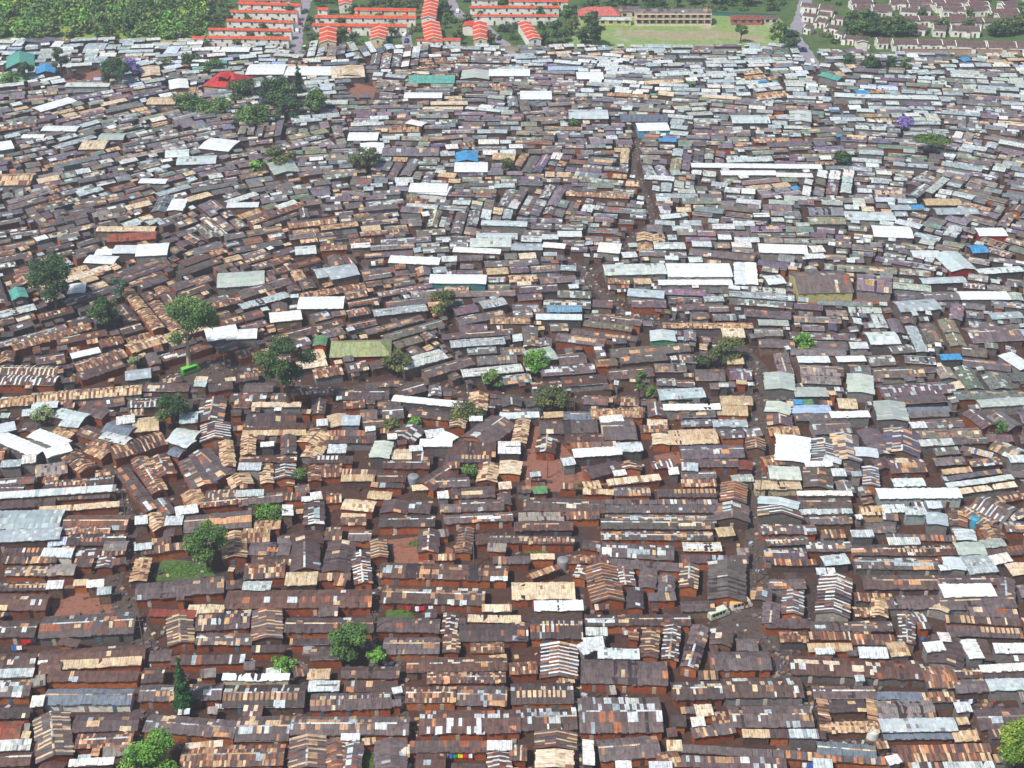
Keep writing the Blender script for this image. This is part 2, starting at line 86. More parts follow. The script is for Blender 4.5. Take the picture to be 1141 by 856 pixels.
TREES = [  # base x, base y, top y, width, kind, label
 (65,348,293,56,'dark',"broad dark tree with bronze tints over the slanting rust rows"),
 (119,372,333,34,'dark',"dark two-lobed tree in front of the broad bronze-tinted tree"),
 (137,341,311,20,'blue',"thin sparse blue-green tree between the two dark trees"),
 (211,414,336,62,'mid',"tall pale-trunked tree rising behind the bright green minibus"),
 (323,457,376,62,'dark',"tallest dark-crowned tree standing at the cross lane"),
 (195,474,443,36,'dark',"round dark tree in front of the cross lane's long tan roof"),
 (495,353,325,34,'olive',"round olive tree alone amid the slanting middle rows"),
 (597,418,394,28,'bright',"small bright green round tree in the middle of the settlement"),
 (549,434,414,22,'mid',"little mid-green tree beside the small bright round tree"),
 (617,460,430,40,'olive',"wide olive tree beside the cross lane's dark stalls"),
 (711,446,416,14,'mid',"slim upright tree beside the dark cross lane"),
 (725,449,431,12,'mid',"shortest slim tree standing next to the upright one"),
 (893,394,373,23,'bright',"bright green bushy tree above grey-green roofs"),
 (808,404,376,42,'olive',"spreading flat olive tree near the roof with green walls"),
 (778,409,396,22,'dark',"low dark bush tree beside the spreading flat olive tree"),
 (443,420,392,32,'olive',"sparse olive tree beside the olive green hall"),
 (408,193,167,34,'olive',"sparse olive tree on the dark upper slope"),
 (310,188,164,32,'olive',"loose olive tree beside a small bright bush on the upper slope"),
 (288,196,180,15,'bright',"small bright bush on the dark upper slope"),
 (1037,176,151,38,'acacia',"flat-topped acacia at the right side of the upper rows"),
 (937,190,169,23,'dark',"dark round tree beside the longest thin white roof strip"),
 (232,632,586,52,'mid',"leafy tree leaning over the small green yard"),
 (207,793,741,25,'conifer',"tall narrow dark conifer between row houses"),
 (394,738,699,46,'mid',"wide round leafy tree above a white washing line"),
 (421,742,722,22,'bright',"small bright shrub tree next to the wide round tree"),
 (315,752,733,30,'bright',"low bright bush in front of a rusty row"),
 (170,868,826,66,'bright',"big bushy bright tree at the near edge of the settlement"),
 (1132,862,812,60,'lime',"large lime-green tree at the near right corner"),
 (463,476,465,16,'bright',"tiny bright green tree behind the white L-shaped roof"),
 (437,482,467,26,'olive',"small olive tree beside dark roofs near the L-shaped white roof"),
 (524,534,519,19,'mid',"small green tree between rusty gables and the dark lane"),
 (520,468,449,42,'olive',"broad olive tree hiding stalls behind dark roofs"),
 (1113,485,471,15,'mid',"small round green tree among dark roofs at the far right"),
 (770,102,92,12,'mid',"lone small green tree in the pale upper rows"),
 (297,572,560,34,'bright',"low bright hedge-like shrub behind dark roofs"),
 (310,582,566,24,'mid',"bushy green shrub in a narrow gap between roofs"),
 (50,474,453,24,'pale',"pale feathery tree above the white U-shaped roof"),
 (335,536,522,16,'mid',"small shrub at the corner of the tan courtyard house"),
 (270,113,91,34,'dark',"dark spreading tree next to the large red roof"),
 (305,123,92,38,'dark',"broad dark tree in the heart of the tree cluster"),
 (334,110,76,17,'conifer',"tall slim tree standing above the tree cluster"),
 (238,129,112,40,'mid',"wide low tree at the left of the tree cluster"),
 (322,136,112,34,'dark',"dark bushy tree at the front of the tree cluster"),
 (352,130,102,28,'mid',"smaller tree at the right of the tree cluster"),
 (281,140,118,40,'mid',"low wide tree along the front of the tree cluster"),
 (213,126,104,32,'mid',"leafy tree in front of the large red roof"),
 (70,90,57,19,'dark',"tall dark pointed tree beside the blue roofed shed"),
 (131,97,69,38,'dark',"wide dark tree beside the purple jacaranda"),
 (149,90,68,24,'jacaranda',"purple flowering jacaranda below the forest edge"),
 (30,95,72,19,'dark',"dark tree in front of the teal villa"),
 (14,96,82,24,'mid',"green tree beside the pale green roof"),
 (214,74,60,24,'dark',"dark tree amid white roofs below the estate"),
 (186,76,65,24,'olive',"olive tree amid white roofs below the forest"),
 (240,84,68,20,'mid',"round green tree behind the large red roof"),
 (1005,150,132,18,'jacaranda',"faint purple jacaranda among grey roofs"),
 (945,78,62,14,'dark',"dark tree at the left of the small row below dark terraces"),
 (970,80,64,24,'dark',"widest dark tree below the dark terraces"),
 (992,80,64,12,'dark',"slender dark tree below the dark terraces"),
 (1008,82,66,12,'mid',"slim lighter tree at the right of the row below dark terraces"),
 (661,52,24,24,'dark',"tall dark tree at the edge of the school field"),
 (825,48,30,14,'mid',"small lone tree on the school field"),
 (868,54,28,24,'mid',"leafy tree at the corner of the school field and road"),
 (880,58,36,22,'dark',"dark tree beside the road next to the school field"),
 (637,146,134,16,'mid',"small tree in the pale upper rows below the school"),
 (565,196,178,18,'olive',"small olive tree beside the sky-blue gable"),
 (1105,492,482,10,'olive',"olive shrub among dark patched roofs"),
 (150,412,398,16,'pale',"small pale tree behind the rounded grey roof"),
]
LANDMARKS = [
 (207,775,"the tall conifer"),(172,850,"the big near bushy tree"),(95,672,"the red earth yard"),(698,660,"the bold zebra roof"),(697,752,"the long dark hall"),
 (945,805,"the tan horseshoe house"),(1025,808,"the pale grey shed"),(1130,845,"the lime-green tree"),(812,676,"the two minibuses"),(1082,658,"the white slab roof"),
 (882,500,"the huge white gable"),(995,455,"the pale green hall"),(1025,556,"the long white hall"),(45,495,"the white U-shaped roof"),(30,585,"the pale blue shed"),
 (63,618,"the twin white cubes"),(298,500,"the tan courtyard house"),(323,435,"the tall dark-crowned tree"),(205,632,"the small green yard"),(394,730,"the wide round tree"),
 (635,518,"the red earth clearing"),(738,496,"the orange gable wall"),(495,492,"the L-shaped white roof"),(335,645,"the square cream roof"),(450,612,"the walled grass plot"),
 (605,665,"the cream patchwork roof"),(783,612,"the bright cream roof"),(1105,565,"the tan vaulted roof"),(195,465,"the round dark tree"),(340,485,"the tan barrel roof"),
 (155,498,"the slanting rust roof"),(1000,700,"the tan corner house"),(700,795,"the broad patched roof"),(65,840,"the near striped gable"),
 (350,850,"the pale-striped near gables"),(505,845,"the coloured washing line"),(620,735,"the white-banded gable"),(860,600,"the narrow lane"),(60,325,"the bronze-tinted tree"),(210,395,"the pale-trunked tree"),
 (385,392,"the olive green hall"),(355,340,"the jagged white roof"),(265,378,"the white panel roof"),(285,312,"the grey-green arched roof"),(495,340,"the lone olive tree"),(597,408,"the small bright tree"),
 (780,300,"the white compound"),(630,345,"the blue-grey metal roof"),(735,378,"the green-walled roof"),(893,385,"the bright bushy tree"),(808,390,"the flat olive tree"),(915,322,"the yellow-walled yard"),
 (995,258,"the wide ribbed roof"),(875,275,"the lone long white roof"),(1065,290,"the red-walled roof"),(1015,342,"the fan-shaped roof"),(840,187,"the thin white strip"),(520,175,"the sky-blue gable"),
 (735,145,"the sky-blue wall"),(480,88,"the long teal roof"),(240,160,"the low white hall"),(60,117,"the slanting ribbed hall"),(246,88,"the large red roof"),(30,70,"the teal villa"),(148,80,"the purple jacaranda"),
 (408,182,"the upper olive tree"),(1037,165,"the flat-topped acacia"),(300,115,"the tree cluster"),(930,85,"the turquoise roof"),(975,72,"the row of dark trees"),(140,275,"the white roof group"),(100,430,"the long tan strip"),(475,207,"the white walled hall"),
]
# ---------------------------------------------------------------------------
import bpy, math, random
import numpy as np
from math import sin, cos, tan, pi, radians, atan2, hypot, sqrt
rnd = random.Random(7)
scene = bpy.context.scene
COL = scene.collection

# ------------------------------------------------------------------ camera
F, PITCH, H = 1600.0, radians(31.2), 215.0
CX, CY = 570.5, 428.0
SP, CP = sin(PITCH), cos(PITCH)
def gp(px, py, z=0.0):
    """point of the horizontal plane z that the survey photograph shows at px, py"""
    u, v = (px-CX)/F, (py-CY)/F
    t = (H-z)/(SP+v*CP)
    return (u*t, (CP-v*SP)*t, z)
def proj(x, y, z):
    d = y*CP+(H-z)*SP
    return CX+F*x/d, CY+F*((H-z)*CP-y*SP)/d
cam = bpy.data.cameras.new("camera"); camo = bpy.data.objects.new("camera", cam); COL.objects.link(camo)
camo.location = (0, 0, H); camo.rotation_euler = (pi/2-PITCH, 0, 0)
cam.sensor_width = 36; cam.lens = F/1141*36; cam.clip_start = 1; cam.clip_end = 6000
scene.camera = camo

# ------------------------------------------------------------------ colour
def lin(c): return tuple(((v/255)/12.92 if v/255 <= .04045 else ((v/255+.055)/1.055)**2.4) for v in c)
def P(*c): return lin(c)
def jit(c, a=.12, hue=.05):
    k = 1+rnd.uniform(-a, a)
    return tuple(max(.004, v*k*(1+rnd.uniform(-hue, hue))) for v in c)
DARK = [P(90,74,73), P(97,82,81), P(84,71,70), P(104,90,88), P(94,76,70), P(108,96,96)]
RUST = [P(188,124,84), P(172,108,74), P(206,150,108), P(150,92,66), P(212,160,116)]
OLDRUST = [P(118,80,62), P(108,76,64), P(134,94,74), P(126,88,70)]
TAN = [P(205,172,132), P(190,152,112), P(216,188,150), P(176,138,104), P(160,122,94)]
CREAM = [P(218,199,168), P(206,184,150), P(224,208,182), P(198,174,138)]
WHITE = [P(226,230,229), P(214,220,222), P(230,228,221), P(204,213,216)]
PALE = [P(190,202,203), P(176,190,194), P(200,206,200), P(164,176,180), P(208,216,215)]
GREY = [P(138,130,128), P(124,114,112), P(150,142,136), P(112,102,102)]
SAGE = [P(186,194,184), P(176,186,178), P(196,202,192), P(166,176,168)]
BLUEG = [P(112,122,134), P(98,108,122), P(124,134,144)]
LBLUE = [P(188,204,226), P(206,216,232), P(170,190,218)]
KRED = [P(132,64,48), P(118,60,48), P(150,78,56)]
SIG = {'A2': P(214,84,40), 'B': P(72,152,206), 'T': P(92,164,150), 'K': P(190,52,48), 'G': P(96,142,98), 'N': P(150,158,112), 'A': P(220,88,46), 'D': P(114,88,86), 'B2': P(118,160,184), 'T2': P(120,182,130)}
WALLC = {'o': P(172,92,52), 'c': P(206,190,160), 'w': P(226,224,216), 'p': P(168,180,178), 'K': P(160,50,46), 'G': P(60,140,92), 'Y': P(192,186,128), 'T': P(70,140,140), 'B': P(110,176,214), 't': P(200,170,130), 'b': P(150,176,196)}
MUD = [P(158,84,48), P(170,94,54), P(146,78,46), P(134,78,52), P(178,106,62)]
DUN = [P(112,82,66), P(100,78,68), P(122,94,76), P(92,74,68), P(130,106,90)]
TIN = [P(132,128,126), P(108,102,100), P(148,144,138), P(90,84,82)]
SCALE = .92
def ch(l): return rnd.choice(l)

NEWSHARE = .45
HAZE_DISTRICT = 0.0        # distance haze painted into roof colour, on top of rusted and galvanised quarters
def haze_district(px, y): return max(0, min(1, (y-300)/230+(.28 if px > 720 else 0)-(.34 if px < 430 and y < 470 else .12 if px < 430 else 0)))
class Style:
    """what sheets a roof is patched together from"""
    def __init__(s, k):
        s.k = k
        s.far = HAZE_DISTRICT; s.dark = jit(ch(DARK), .14, .02); q = P(128,123,129) if rnd.random() < .6 else P(152,153,152)
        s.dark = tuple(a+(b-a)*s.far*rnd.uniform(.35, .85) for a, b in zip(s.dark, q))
        if s.far < .25 and rnd.random() < .16: s.dark = jit(ch([P(100,74,66), P(92,68,60), P(108,80,70)]), .12, .02)
        s.tone = jit(ch({'t':TAN,'o':OLDRUST,'c':CREAM,'C':CREAM,'w':WHITE,'p':PALE,'g':GREY,'q':SAGE,'b':BLUEG,'l':LBLUE,'k':KRED}.get(k, DARK)), .06, .02)
        s.pa = ch(RUST+TAN+TAN); s.pb = ch(CREAM+TAN+WHITE); s.ph = rnd.randint(0, 3)
        s.new = rnd.random() < NEWSHARE; s.state = {}; s.run0 = rnd.uniform(-.2, .5); s.run1 = s.run0+rnd.uniform(.35, 1.0)
        s.dense = rnd.uniform(.8, 1.6); s.light = ch((ch(CREAM), ch(WHITE), ch(TAN)))
    def patch(s, key, p_in, p_out, tones):
        """runs of like sheets rather than single squares"""
        st = s.state.get(key)
        if st is None:
            if rnd.random() < p_in: st = ch(tones)
        elif rnd.random() < p_out: st = None
        s.state[key] = st
        return st
    def base(s):
        return jit(s.dark, .17, .04)
    def col(s, side, row, i, t, narrow):
        k = s.k; r = rnd.random(); key = (side, row)
        if k in SIG: return jit(SIG[k], .06, .03)
        if k in ('s', 'Z'):
            if narrow: return jit(s.light if r < .8 else ch(CREAM+WHITE), .1) if r < (.95 if k == 'Z' else .68) else s.base()
            if k == 'Z': return jit(ch((s.dark, OLDRUST[0], RUST[3])), .12)
            return s.base() if r < .62 else jit(ch(OLDRUST+[s.pa]), .12)
        if k == 't':
            if narrow: return jit(ch(CREAM+TAN), .1) if r < .6 else jit(ch(OLDRUST), .15)
            return jit(s.tone if r < .72 else ch(OLDRUST+TAN), .12)
        if k == 'O':
            if side < 0 and row == 0 and s.run0 < t < s.run1:
                return s.base() if narrow else jit(s.pa if r < .7 else s.pb, .12)
            if side > 0 and row == 0 and r < .35: return jit(ch(PALE+CREAM), .12)
            p = s.patch(key, .03, .6, CREAM+RUST+PALE)
            return jit(p, .1) if p else s.base()
        if k == 'd':
            p = s.patch(key, .03+(.06 if row == 0 else 0), .6, CREAM+TAN+TAN+RUST+PALE)
            return jit(p, .1) if p else s.base()
        if k == 'r':
            if side < 0 and row == 0: p = s.patch(key, .30*s.dense, .35, [s.pa, s.pa, RUST[3], OLDRUST[1], s.pb])
            else: p = s.patch(key, .05, .5, OLDRUST+RUST+PALE)
            return jit(p, .12) if p else s.base()
        if k == 'o':
            if narrow: return jit(ch(TAN+CREAM+RUST), .12) if r < .5 else s.base()
            return jit(s.tone, .16) if r < .55 else jit(ch([s.pa, s.pa, OLDRUST[2], DARK[2]]), .12)
        if k == 'm':
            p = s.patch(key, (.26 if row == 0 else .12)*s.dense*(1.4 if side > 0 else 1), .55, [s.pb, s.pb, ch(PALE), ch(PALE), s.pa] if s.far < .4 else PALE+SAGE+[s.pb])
            return jit(p, .12) if p else s.base()
        if k == 'k': return jit(s.tone if r < .8 else OLDRUST[0], .14)
        if k == 'C': return jit(ch(WHITE) if row == 0 else s.tone, .04)
        if k == 'c': return jit(s.tone if r < .85 else ch(CREAM+TAN), .08)
        if k == 'w': return jit(P(228,231,230) if s.new else s.tone, .03, .01)
        if k == 'p': return jit(s.tone if r < .8 else ch(PALE+GREY[:1]), .08)
        if k == 'g': return jit(s.tone if r < .75 else ch(GREY+DARK+TAN), .1)
        if k == 'q': return jit(s.tone if r < .85 else ch(SAGE), .05)
        return jit(s.tone, .07, .03)

# ------------------------------------------------------------------ meshes
class MB:
    def __init__(s): s.v = []; s.f = []; s.c = []
    def quad(s, a, b, c, d, col):
        n = len(s.v); s.v += [a, b, c, d]; s.f.append((n, n+1, n+2, n+3)); s.c.append(col)
    def tri(s, a, b, c, col):
        n = len(s.v); s.v += [a, b, c]; s.f.append((n, n+1, n+2)); s.c.append(col)
    def box(s, x0, x1, y0, y1, z0, z1, col, top=True):
        n = len(s.v)
        s.v += [(x0,y0,z0),(x1,y0,z0),(x1,y1,z0),(x0,y1,z0),(x0,y0,z1),(x1,y0,z1),(x1,y1,z1),(x0,y1,z1)]
        fs = [(0,1,5,4),(1,2,6,5),(2,3,7,6),(3,0,4,7),(4,5,6,7),(3,2,1,0)]
        for f in fs: s.f.append(tuple(n+i for i in f)); s.c.append(col)
    def tube(s, pts, rads, col, n=7):
        base = len(s.v)
        for k, (p, r) in enumerate(zip(pts, rads)):
            q = pts[min(k+1, len(pts)-1)]; o = pts[max(k-1, 0)]
            d = np.array(q, float)-np.array(o, float); d /= (np.linalg.norm(d)+1e-9)
            a = np.cross(d, (0.3, .9, .2)); a /= np.linalg.norm(a); b = np.cross(d, a)
            for i in range(n):
                t = 2*pi*i/n; w = np.array(p)+r*(cos(t)*a+sin(t)*b); s.v.append(tuple(w))
        for k in range(len(pts)-1):
            for i in range(n):
                j = (i+1) % n
                s.f.append((base+k*n+i, base+k*n+j, base+(k+1)*n+j, base+(k+1)*n+i)); s.c.append(col)
        s.f.append(tuple(base+(len(pts)-1)*n+i for i in range(n))); s.c.append(col)
    def add(s, o, cx, cy, ang, cz=0):
        n = len(s.v); ca, sa = cos(ang), sin(ang)
        s.v += [(cx+x*ca-y*sa, cy+x*sa+y*ca, cz+z) for x, y, z in o.v]
        s.f += [tuple(n+i for i in f) for f in o.f]; s.c += o.c
    def mesh(s, name, mat):
        me = bpy.data.meshes.new(name); me.from_pydata(s.v, [], s.f)
        a = me.attributes.new("Col", 'FLOAT_COLOR', 'FACE')
        arr = np.ones((len(s.f), 4), np.float32); arr[:, :3] = np.clip(np.array(s.c, np.float32).reshape(-1, 3)*SCALE, 0, .86)
        a.data.foreach_set("color", arr.ravel()); me.materials.append(mat); me.update()
        return me
    def build(s, name, mat, parent=None):
        o = bpy.data.objects.new(name, s.mesh(name, mat)); COL.objects.link(o)
        if parent: o.parent = parent
        return o
def tag(o, label=None, cat=None, group=None, kind=None):
    if label: o['label'] = label
    if cat: o['category'] = cat
    if group: o['group'] = group
    if kind: o['kind'] = kind
    return o
def empty(name, x, y, z=0, ang=0):
    o = bpy.data.objects.new(name, None); COL.objects.link(o); o.location = (x, y, z); o.rotation_euler = (0, 0, ang); o.empty_display_size = 1
    return o

# --------------------------------------------------------------- materials
def mat(name, rough=.6, spec=.4, build=None, translucent=0, metal=0):
    m = bpy.data.materials.new(name); m.use_nodes = True; nt = m.node_tree
    b = nt.nodes["Principled BSDF"]; b.inputs["Roughness"].default_value = rough; b.inputs["Specular IOR Level"].default_value = spec; b.inputs["Metallic"].default_value = metal
    if build: build(nt, b)
    return m
def N(nt, t, **k):
    n = nt.nodes.new(t)
    for a, v in k.items(): setattr(n, a, v)
    return n
def noise(nt, scale, detail=4, rough=.6, stretch=None):
    tc = N(nt, "ShaderNodeNewGeometry"); no = N(nt, "ShaderNodeTexNoise"); no.inputs["Scale"].default_value = scale; no.inputs["Detail"].default_value = detail; no.inputs["Roughness"].default_value = rough
    nt.links.new(tc.outputs["Position"], no.inputs["Vector"]); return no.outputs["Fac"]
def ramp(nt, fac, stops):
    r = N(nt, "ShaderNodeValToRGB"); e = r.color_ramp.elements
    while len(e) < len(stops): e.new(.5)
    for q, (p, c) in zip(e, stops): q.position = p; q.color = (*c, 1)
    nt.links.new(fac, r.inputs["Fac"]); return r.outputs["Color"]
def mixc(nt, typ, fac, a, b):
    m = N(nt, "ShaderNodeMix", data_type='RGBA', blend_type=typ)
    for i, v in ((0, fac), (6, a), (7, b)):
        if hasattr(v, "links"): nt.links.new(v, m.inputs[i])
        elif i == 0: m.inputs[0].default_value = v
        else: m.inputs[i].default_value = (*v, 1)
    return m.outputs[2]
def attr(nt): a = N(nt, "ShaderNodeAttribute"); a.attribute_name = "Col"; return a.outputs["Color"]
def b_roof(nt, b):
    c = attr(nt)
    g = ramp(nt, noise(nt, .9, 5, .7), [(.30, (.56,.54,.53)), (.52, (1,1,1)), (.75, (1.18,1.15,1.12))])
    c = mixc(nt, 'MULTIPLY', 1, c, g)
    tc = N(nt, "ShaderNodeTexCoord"); mp = N(nt, "ShaderNodeMapping"); mp.inputs["Scale"].default_value = (4.2, .35, .35); nt.links.new(tc.outputs["Object"], mp.inputs["Vector"])
    nz = N(nt, "ShaderNodeTexNoise"); nz.inputs["Scale"].default_value = 1; nz.inputs["Detail"].default_value = 3; nt.links.new(mp.outputs["Vector"], nz.inputs["Vector"])
    c = mixc(nt, 'MULTIPLY', 1, c, ramp(nt, nz.outputs["Fac"], [(.34, (.66,.64,.62)), (.5, (1,1,1)), (.68, (1.22,1.19,1.16))]))
    st = ramp(nt, noise(nt, .35, 5, .65), [(.56, (0,0,0)), (.72, (.55,.55,.55))])
    c = mixc(nt, 'MIX', st, c, mixc(nt, 'MULTIPLY', 1, c, (1.02,.80,.62)))
    nt.links.new(c, b.inputs["Base Color"])
def b_wall(nt, b):
    c = attr(nt)
    g = ramp(nt, noise(nt, 1.3, 5, .7), [(.32, (.60,.58,.56)), (.55, (1,1,1)), (.75, (1.18,1.15,1.1))])
    nt.links.new(mixc(nt, 'MULTIPLY', 1, c, g), b.inputs["Base Color"])
def b_attr(nt, b): nt.links.new(attr(nt), b.inputs["Base Color"])
def b_leaf(nt, b):
    nt.links.new(attr(nt), b.inputs["Base Color"])
def b_ground(nt, b):
    a = ramp(nt, noise(nt, .05, 6, .65), [(.35, P(70,52,46)), (.5, P(82,58,48)), (.62, P(70,60,58))])
    d = ramp(nt, noise(nt, .7, 5, .7), [(.3, (.6,.6,.6)), (.55, (1,1,1)), (.7, (1.25,1.2,1.15))])
    nt.links.new(mixc(nt, 'MULTIPLY', 1, a, d), b.inputs["Base Color"])
def b_noise(c1, c2, c3, s=.3):
    def f(nt, b):
        a = ramp(nt, noise(nt, s, 6, .7), [(.33, c1), (.5, c2), (.66, c3)])
        d = ramp(nt, noise(nt, s*6, 4, .7), [(.3, (.72,.72,.72)), (.6, (1.1,1.1,1.1))])
        nt.links.new(mixc(nt, 'MULTIPLY', 1, a, d), b.inputs["Base Color"])
    return f
M_ROOF = mat("roof_sheet_metal", .5, .45, b_roof)
def b_clean(nt, b):
    c = attr(nt); g = ramp(nt, noise(nt, .6, 5, .65), [(.32, (.84,.83,.81)), (.55, (1.05,1.05,1.05))])
    tc = N(nt, "ShaderNodeTexCoord"); mp = N(nt, "ShaderNodeMapping"); mp.inputs["Scale"].default_value = (2.6, .2, .2); nt.links.new(tc.outputs["Object"], mp.inputs["Vector"])
    nz = N(nt, "ShaderNodeTexNoise"); nz.inputs["Scale"].default_value = 1; nt.links.new(mp.outputs["Vector"], nz.inputs["Vector"])
    c = mixc(nt, 'MULTIPLY', 1, c, ramp(nt, nz.outputs["Fac"], [(.34, (.88,.88,.87)), (.5, (1,1,1))]))
    nt.links.new(mixc(nt, 'MULTIPLY', 1, c, g), b.inputs["Base Color"])
M_ROOFNEW = mat("bright_new_roof_sheet", .45, .45, b_clean)
M_WALL = mat("mud_and_tin_wall", .9, .2, b_wall)
def b_plaster(nt, b):
    c = attr(nt); g = ramp(nt, noise(nt, .5, 4, .6), [(.35, (.88,.87,.85)), (.6, (1.04,1.04,1.03))])
    nt.links.new(mixc(nt, 'MULTIPLY', 1, c, g), b.inputs["Base Color"])
M_PLASTER = mat("painted_plaster", .85, .2, b_plaster)
M_PAINT = mat("painted_surface", .5, .4, b_attr)
M_CLOTH = mat("cloth", .9, .1, b_attr)
M_LEAF = mat("leaf", .7, .25, b_leaf)
M_BARK = mat("bark", .9, .1, b_attr)
M_GLASS = mat("window_glass", .15, .5, b_attr)
M_GROUND = mat("earth_ground", .95, .1, b_ground)
M_LANE = mat("trodden_dirt", .95, .1, b_noise(P(72,62,59), P(90,79,72), P(62,53,50), .5))
M_RED = mat("red_earth", .95, .1, b_noise(P(124,80,66), P(140,98,82), P(112,68,54), .4))
M_ROAD = mat("worn_tarmac", .9, .2, b_noise(P(132,128,138), P(148,142,150), P(120,114,122), .3))
M_LAWN = mat("estate_grass", .95, .1, b_noise(P(62,82,48), P(78,100,56), P(98,102,68), .12))
M_FIELD = mat("field_grass", .95, .1, b_noise(P(138,146,96), P(122,148,84), P(168,154,138), .07))
M_BARE = mat("bare_playing_ground", .95, .1, b_noise(P(160,142,128), P(148,142,104), P(166,150,140), .12))
M_SCRUB = mat("scrub_floor", .95, .1, b_noise(P(104,128,52), P(134,156,62), P(152,136,84), .06))

# ---------------------------------------------------------- house pieces
def pitch_of(k): return .09 if k == 'w' else .15 if k in 'pqlCc' else .30 if k in ('A','D') else .34 if k in ('T','K') else .27
FASC = .22
def roof_mb(L, W, he, style, cw=1.0, mono=False, over=.3, sag=True):
    mb = MB(); st = Style(style); rise = (W/2)*pitch_of(style)*(rnd.uniform(.75, 1.3) if style not in ('A','D') else 1) if not mono else W*.16
    x0 = -L/2-over; edges = [x0]; narrow = []
    banded = style in ('s', 'Z', 't', 'O', 'o')
    while edges[-1] < -x0-.35:
        nw = banded and len(edges) % 2 == 0
        w_ = rnd.uniform(.30, .55) if nw and style != 'O' else rnd.uniform(.22, .4) if nw else cw*rnd.uniform(.5, 1.25) if not banded else cw*rnd.uniform(.75, 1.1)
        edges.append(min(-x0, edges[-1]+w_)); narrow.append(nw)
    edges[-1] = -x0; n = len(narrow)
    hw = W/2+over
    ph1, ph2 = rnd.uniform(0, 6), rnd.uniform(0, 6)
    amp = (.06 if sag else 0)*min(1, L/8)
    w = lambda x: amp*sin(x*.45+ph1)+amp*.6*sin(x*1.3+ph2)
    sides = (-1,) if mono else (-1, 1)
    slab = lin((60,50,50))
    for s in sides:
        nr = 2 if hw > 1.3 else 1
        top = lambda d, x: (he+rise*(1-d/hw)+w(x)) if not mono else (he+rise*(1-d/(2*hw))+w(x))
        D = hw if not mono else 2*hw
        yy = (lambda d: s*d) if not mono else (lambda d: hw-d)
        for row in range(nr-1, -1, -1):
            d0, d1 = D*row/nr, D*(row+1)/nr + (.12 if row == 0 and nr > 1 else 0)
            for i in range(n):
                sh = rnd.uniform(-.12, .12) if 0 < i < n-1 and banded else 0
                xa, xb = edges[i]-.02+sh, edges[i+1]+.03+sh
                lift = .03+.035*((i+st.ph) % 2)+rnd.uniform(0, .03)+(.03 if row == 0 else 0)
                if narrow[i]: lift += .06
                ex = rnd.uniform(-.15, .22) if row == nr-1 else 0
                c = st.col(s, row if nr > 1 else rnd.randint(0, 1), i, (i+.5)/n, narrow[i])
                a = (xa, yy(d0), top(d0, xa)+lift); b = (xb, yy(d0), top(d0, xb)+lift)
                e = (xb, yy(d1+ex), top(d1+ex, xb)+lift+.01); f = (xa, yy(d1+ex), top(d1+ex, xa)+lift+.01)
                mb.quad(*((f, e, b, a) if s < 0 else (a, b, e, f)), c)
        a = (x0, yy(0), top(0, x0)-.02); b = (-x0, yy(0), top(0, -x0)-.02); e = (-x0, yy(D), top(D, -x0)-.05); f = (x0, yy(D), top(D, x0)-.05)
        mb.quad(*((f, e, b, a) if s < 0 else (a, b, e, f)), slab)
        # fascia at the eave and barge edges: sheet thickness, some with a bright halo line painted in
        fh = .09 if FASC < .3 else .17; e2 = (e[0], e[1], e[2]+fh); f2 = (f[0], f[1], f[2]+fh)
        mb.quad(*((f, e, e2, f2) if s < 0 else (e, f, f2, e2)), jit(st.tone if style in 'wpqlcC' else ch(CREAM+PALE+WHITE) if rnd.random() < FASC else st.dark, .1))
    # loose patch sheets lying on the slopes
    if style in ('d', 'r', 'm', 'O', 'o', 'g', 's') and not mono:
        for q in range(int(rnd.uniform(0, L*W/70))):
            s = rnd.choice((-1, -1, 1)); d0 = rnd.uniform(.02, .55)*hw; d1 = min(hw, d0+rnd.uniform(.8, 1.8)); xa = rnd.uniform(-L/2, L/2-1.2); xb = xa+rnd.uniform(.7, 1.5); sk = rnd.uniform(-.1, .1)
            z = lambda d: he+rise*(1-d/hw)+.19
            c = jit(ch(WHITE+CREAM+PALE+TAN), .08)
            p = [(xa, s*d0, z(d0)), (xb, s*d0, z(d0)), (xb+sk, s*d1, z(d1)), (xa+sk, s*d1, z(d1))]
            mb.quad(*(p[::-1] if s < 0 else p), c)
    return mb, rise, st
def ridge_mb(L, he, rise, col):
    mb = MB(); x = -L/2-.2; zt = he+rise+.14
    while x < L/2+.2:
        x2 = min(L/2+.3, x+rnd.uniform(1.2, 3)); c = jit(col if rnd.random() < .5 else ch(DARK+GREY+TAN), .14)
        if True:
            mb.quad((x, -.22, zt-.06), (x2, -.22, zt-.06), (x2, 0, zt+.03), (x, 0, zt+.03), c); mb.quad((x, 0, zt+.03), (x2, 0, zt+.03), (x2, .28, zt-.07), (x, .28, zt-.07), c)
        x = x2
    return mb
def wall_mb(L, W, he, rise, col, mono=False):
    mb = MB(); x, y = L/2, W/2; z = he-.05; n = max(1, int(L/3))
    for s in (-1, 1):      # long sides in plastered bays
        for i in range(n):
            xa, xb = -x+L*i/n, -x+L*(i+1)/n; c = jit(col, .10, .03)
            zz = z+(rise if mono and s > 0 else 0)
            p = [(xa, s*y, -.4), (xb, s*y, -.4), (xb, s*y, zz), (xa, s*y, zz)]
            mb.quad(*(p if s < 0 else p[::-1]), c)
    for s in (-1, 1):
        c = jit(col, .10, .03)
        p = [(s*x, -y, -.4), (s*x, y, -.4), (s*x, y, z+(rise if mono else 0)), (s*x, -y, z)]
        mb.quad(*(p if s > 0 else p[::-1]), c)
        if not mono:
            t = [(s*x, -y, z), (s*x, y, z), (s*x, 0, z+rise*.97)]
            mb.tri(*(t if s > 0 else t[::-1]), c)
    return mb
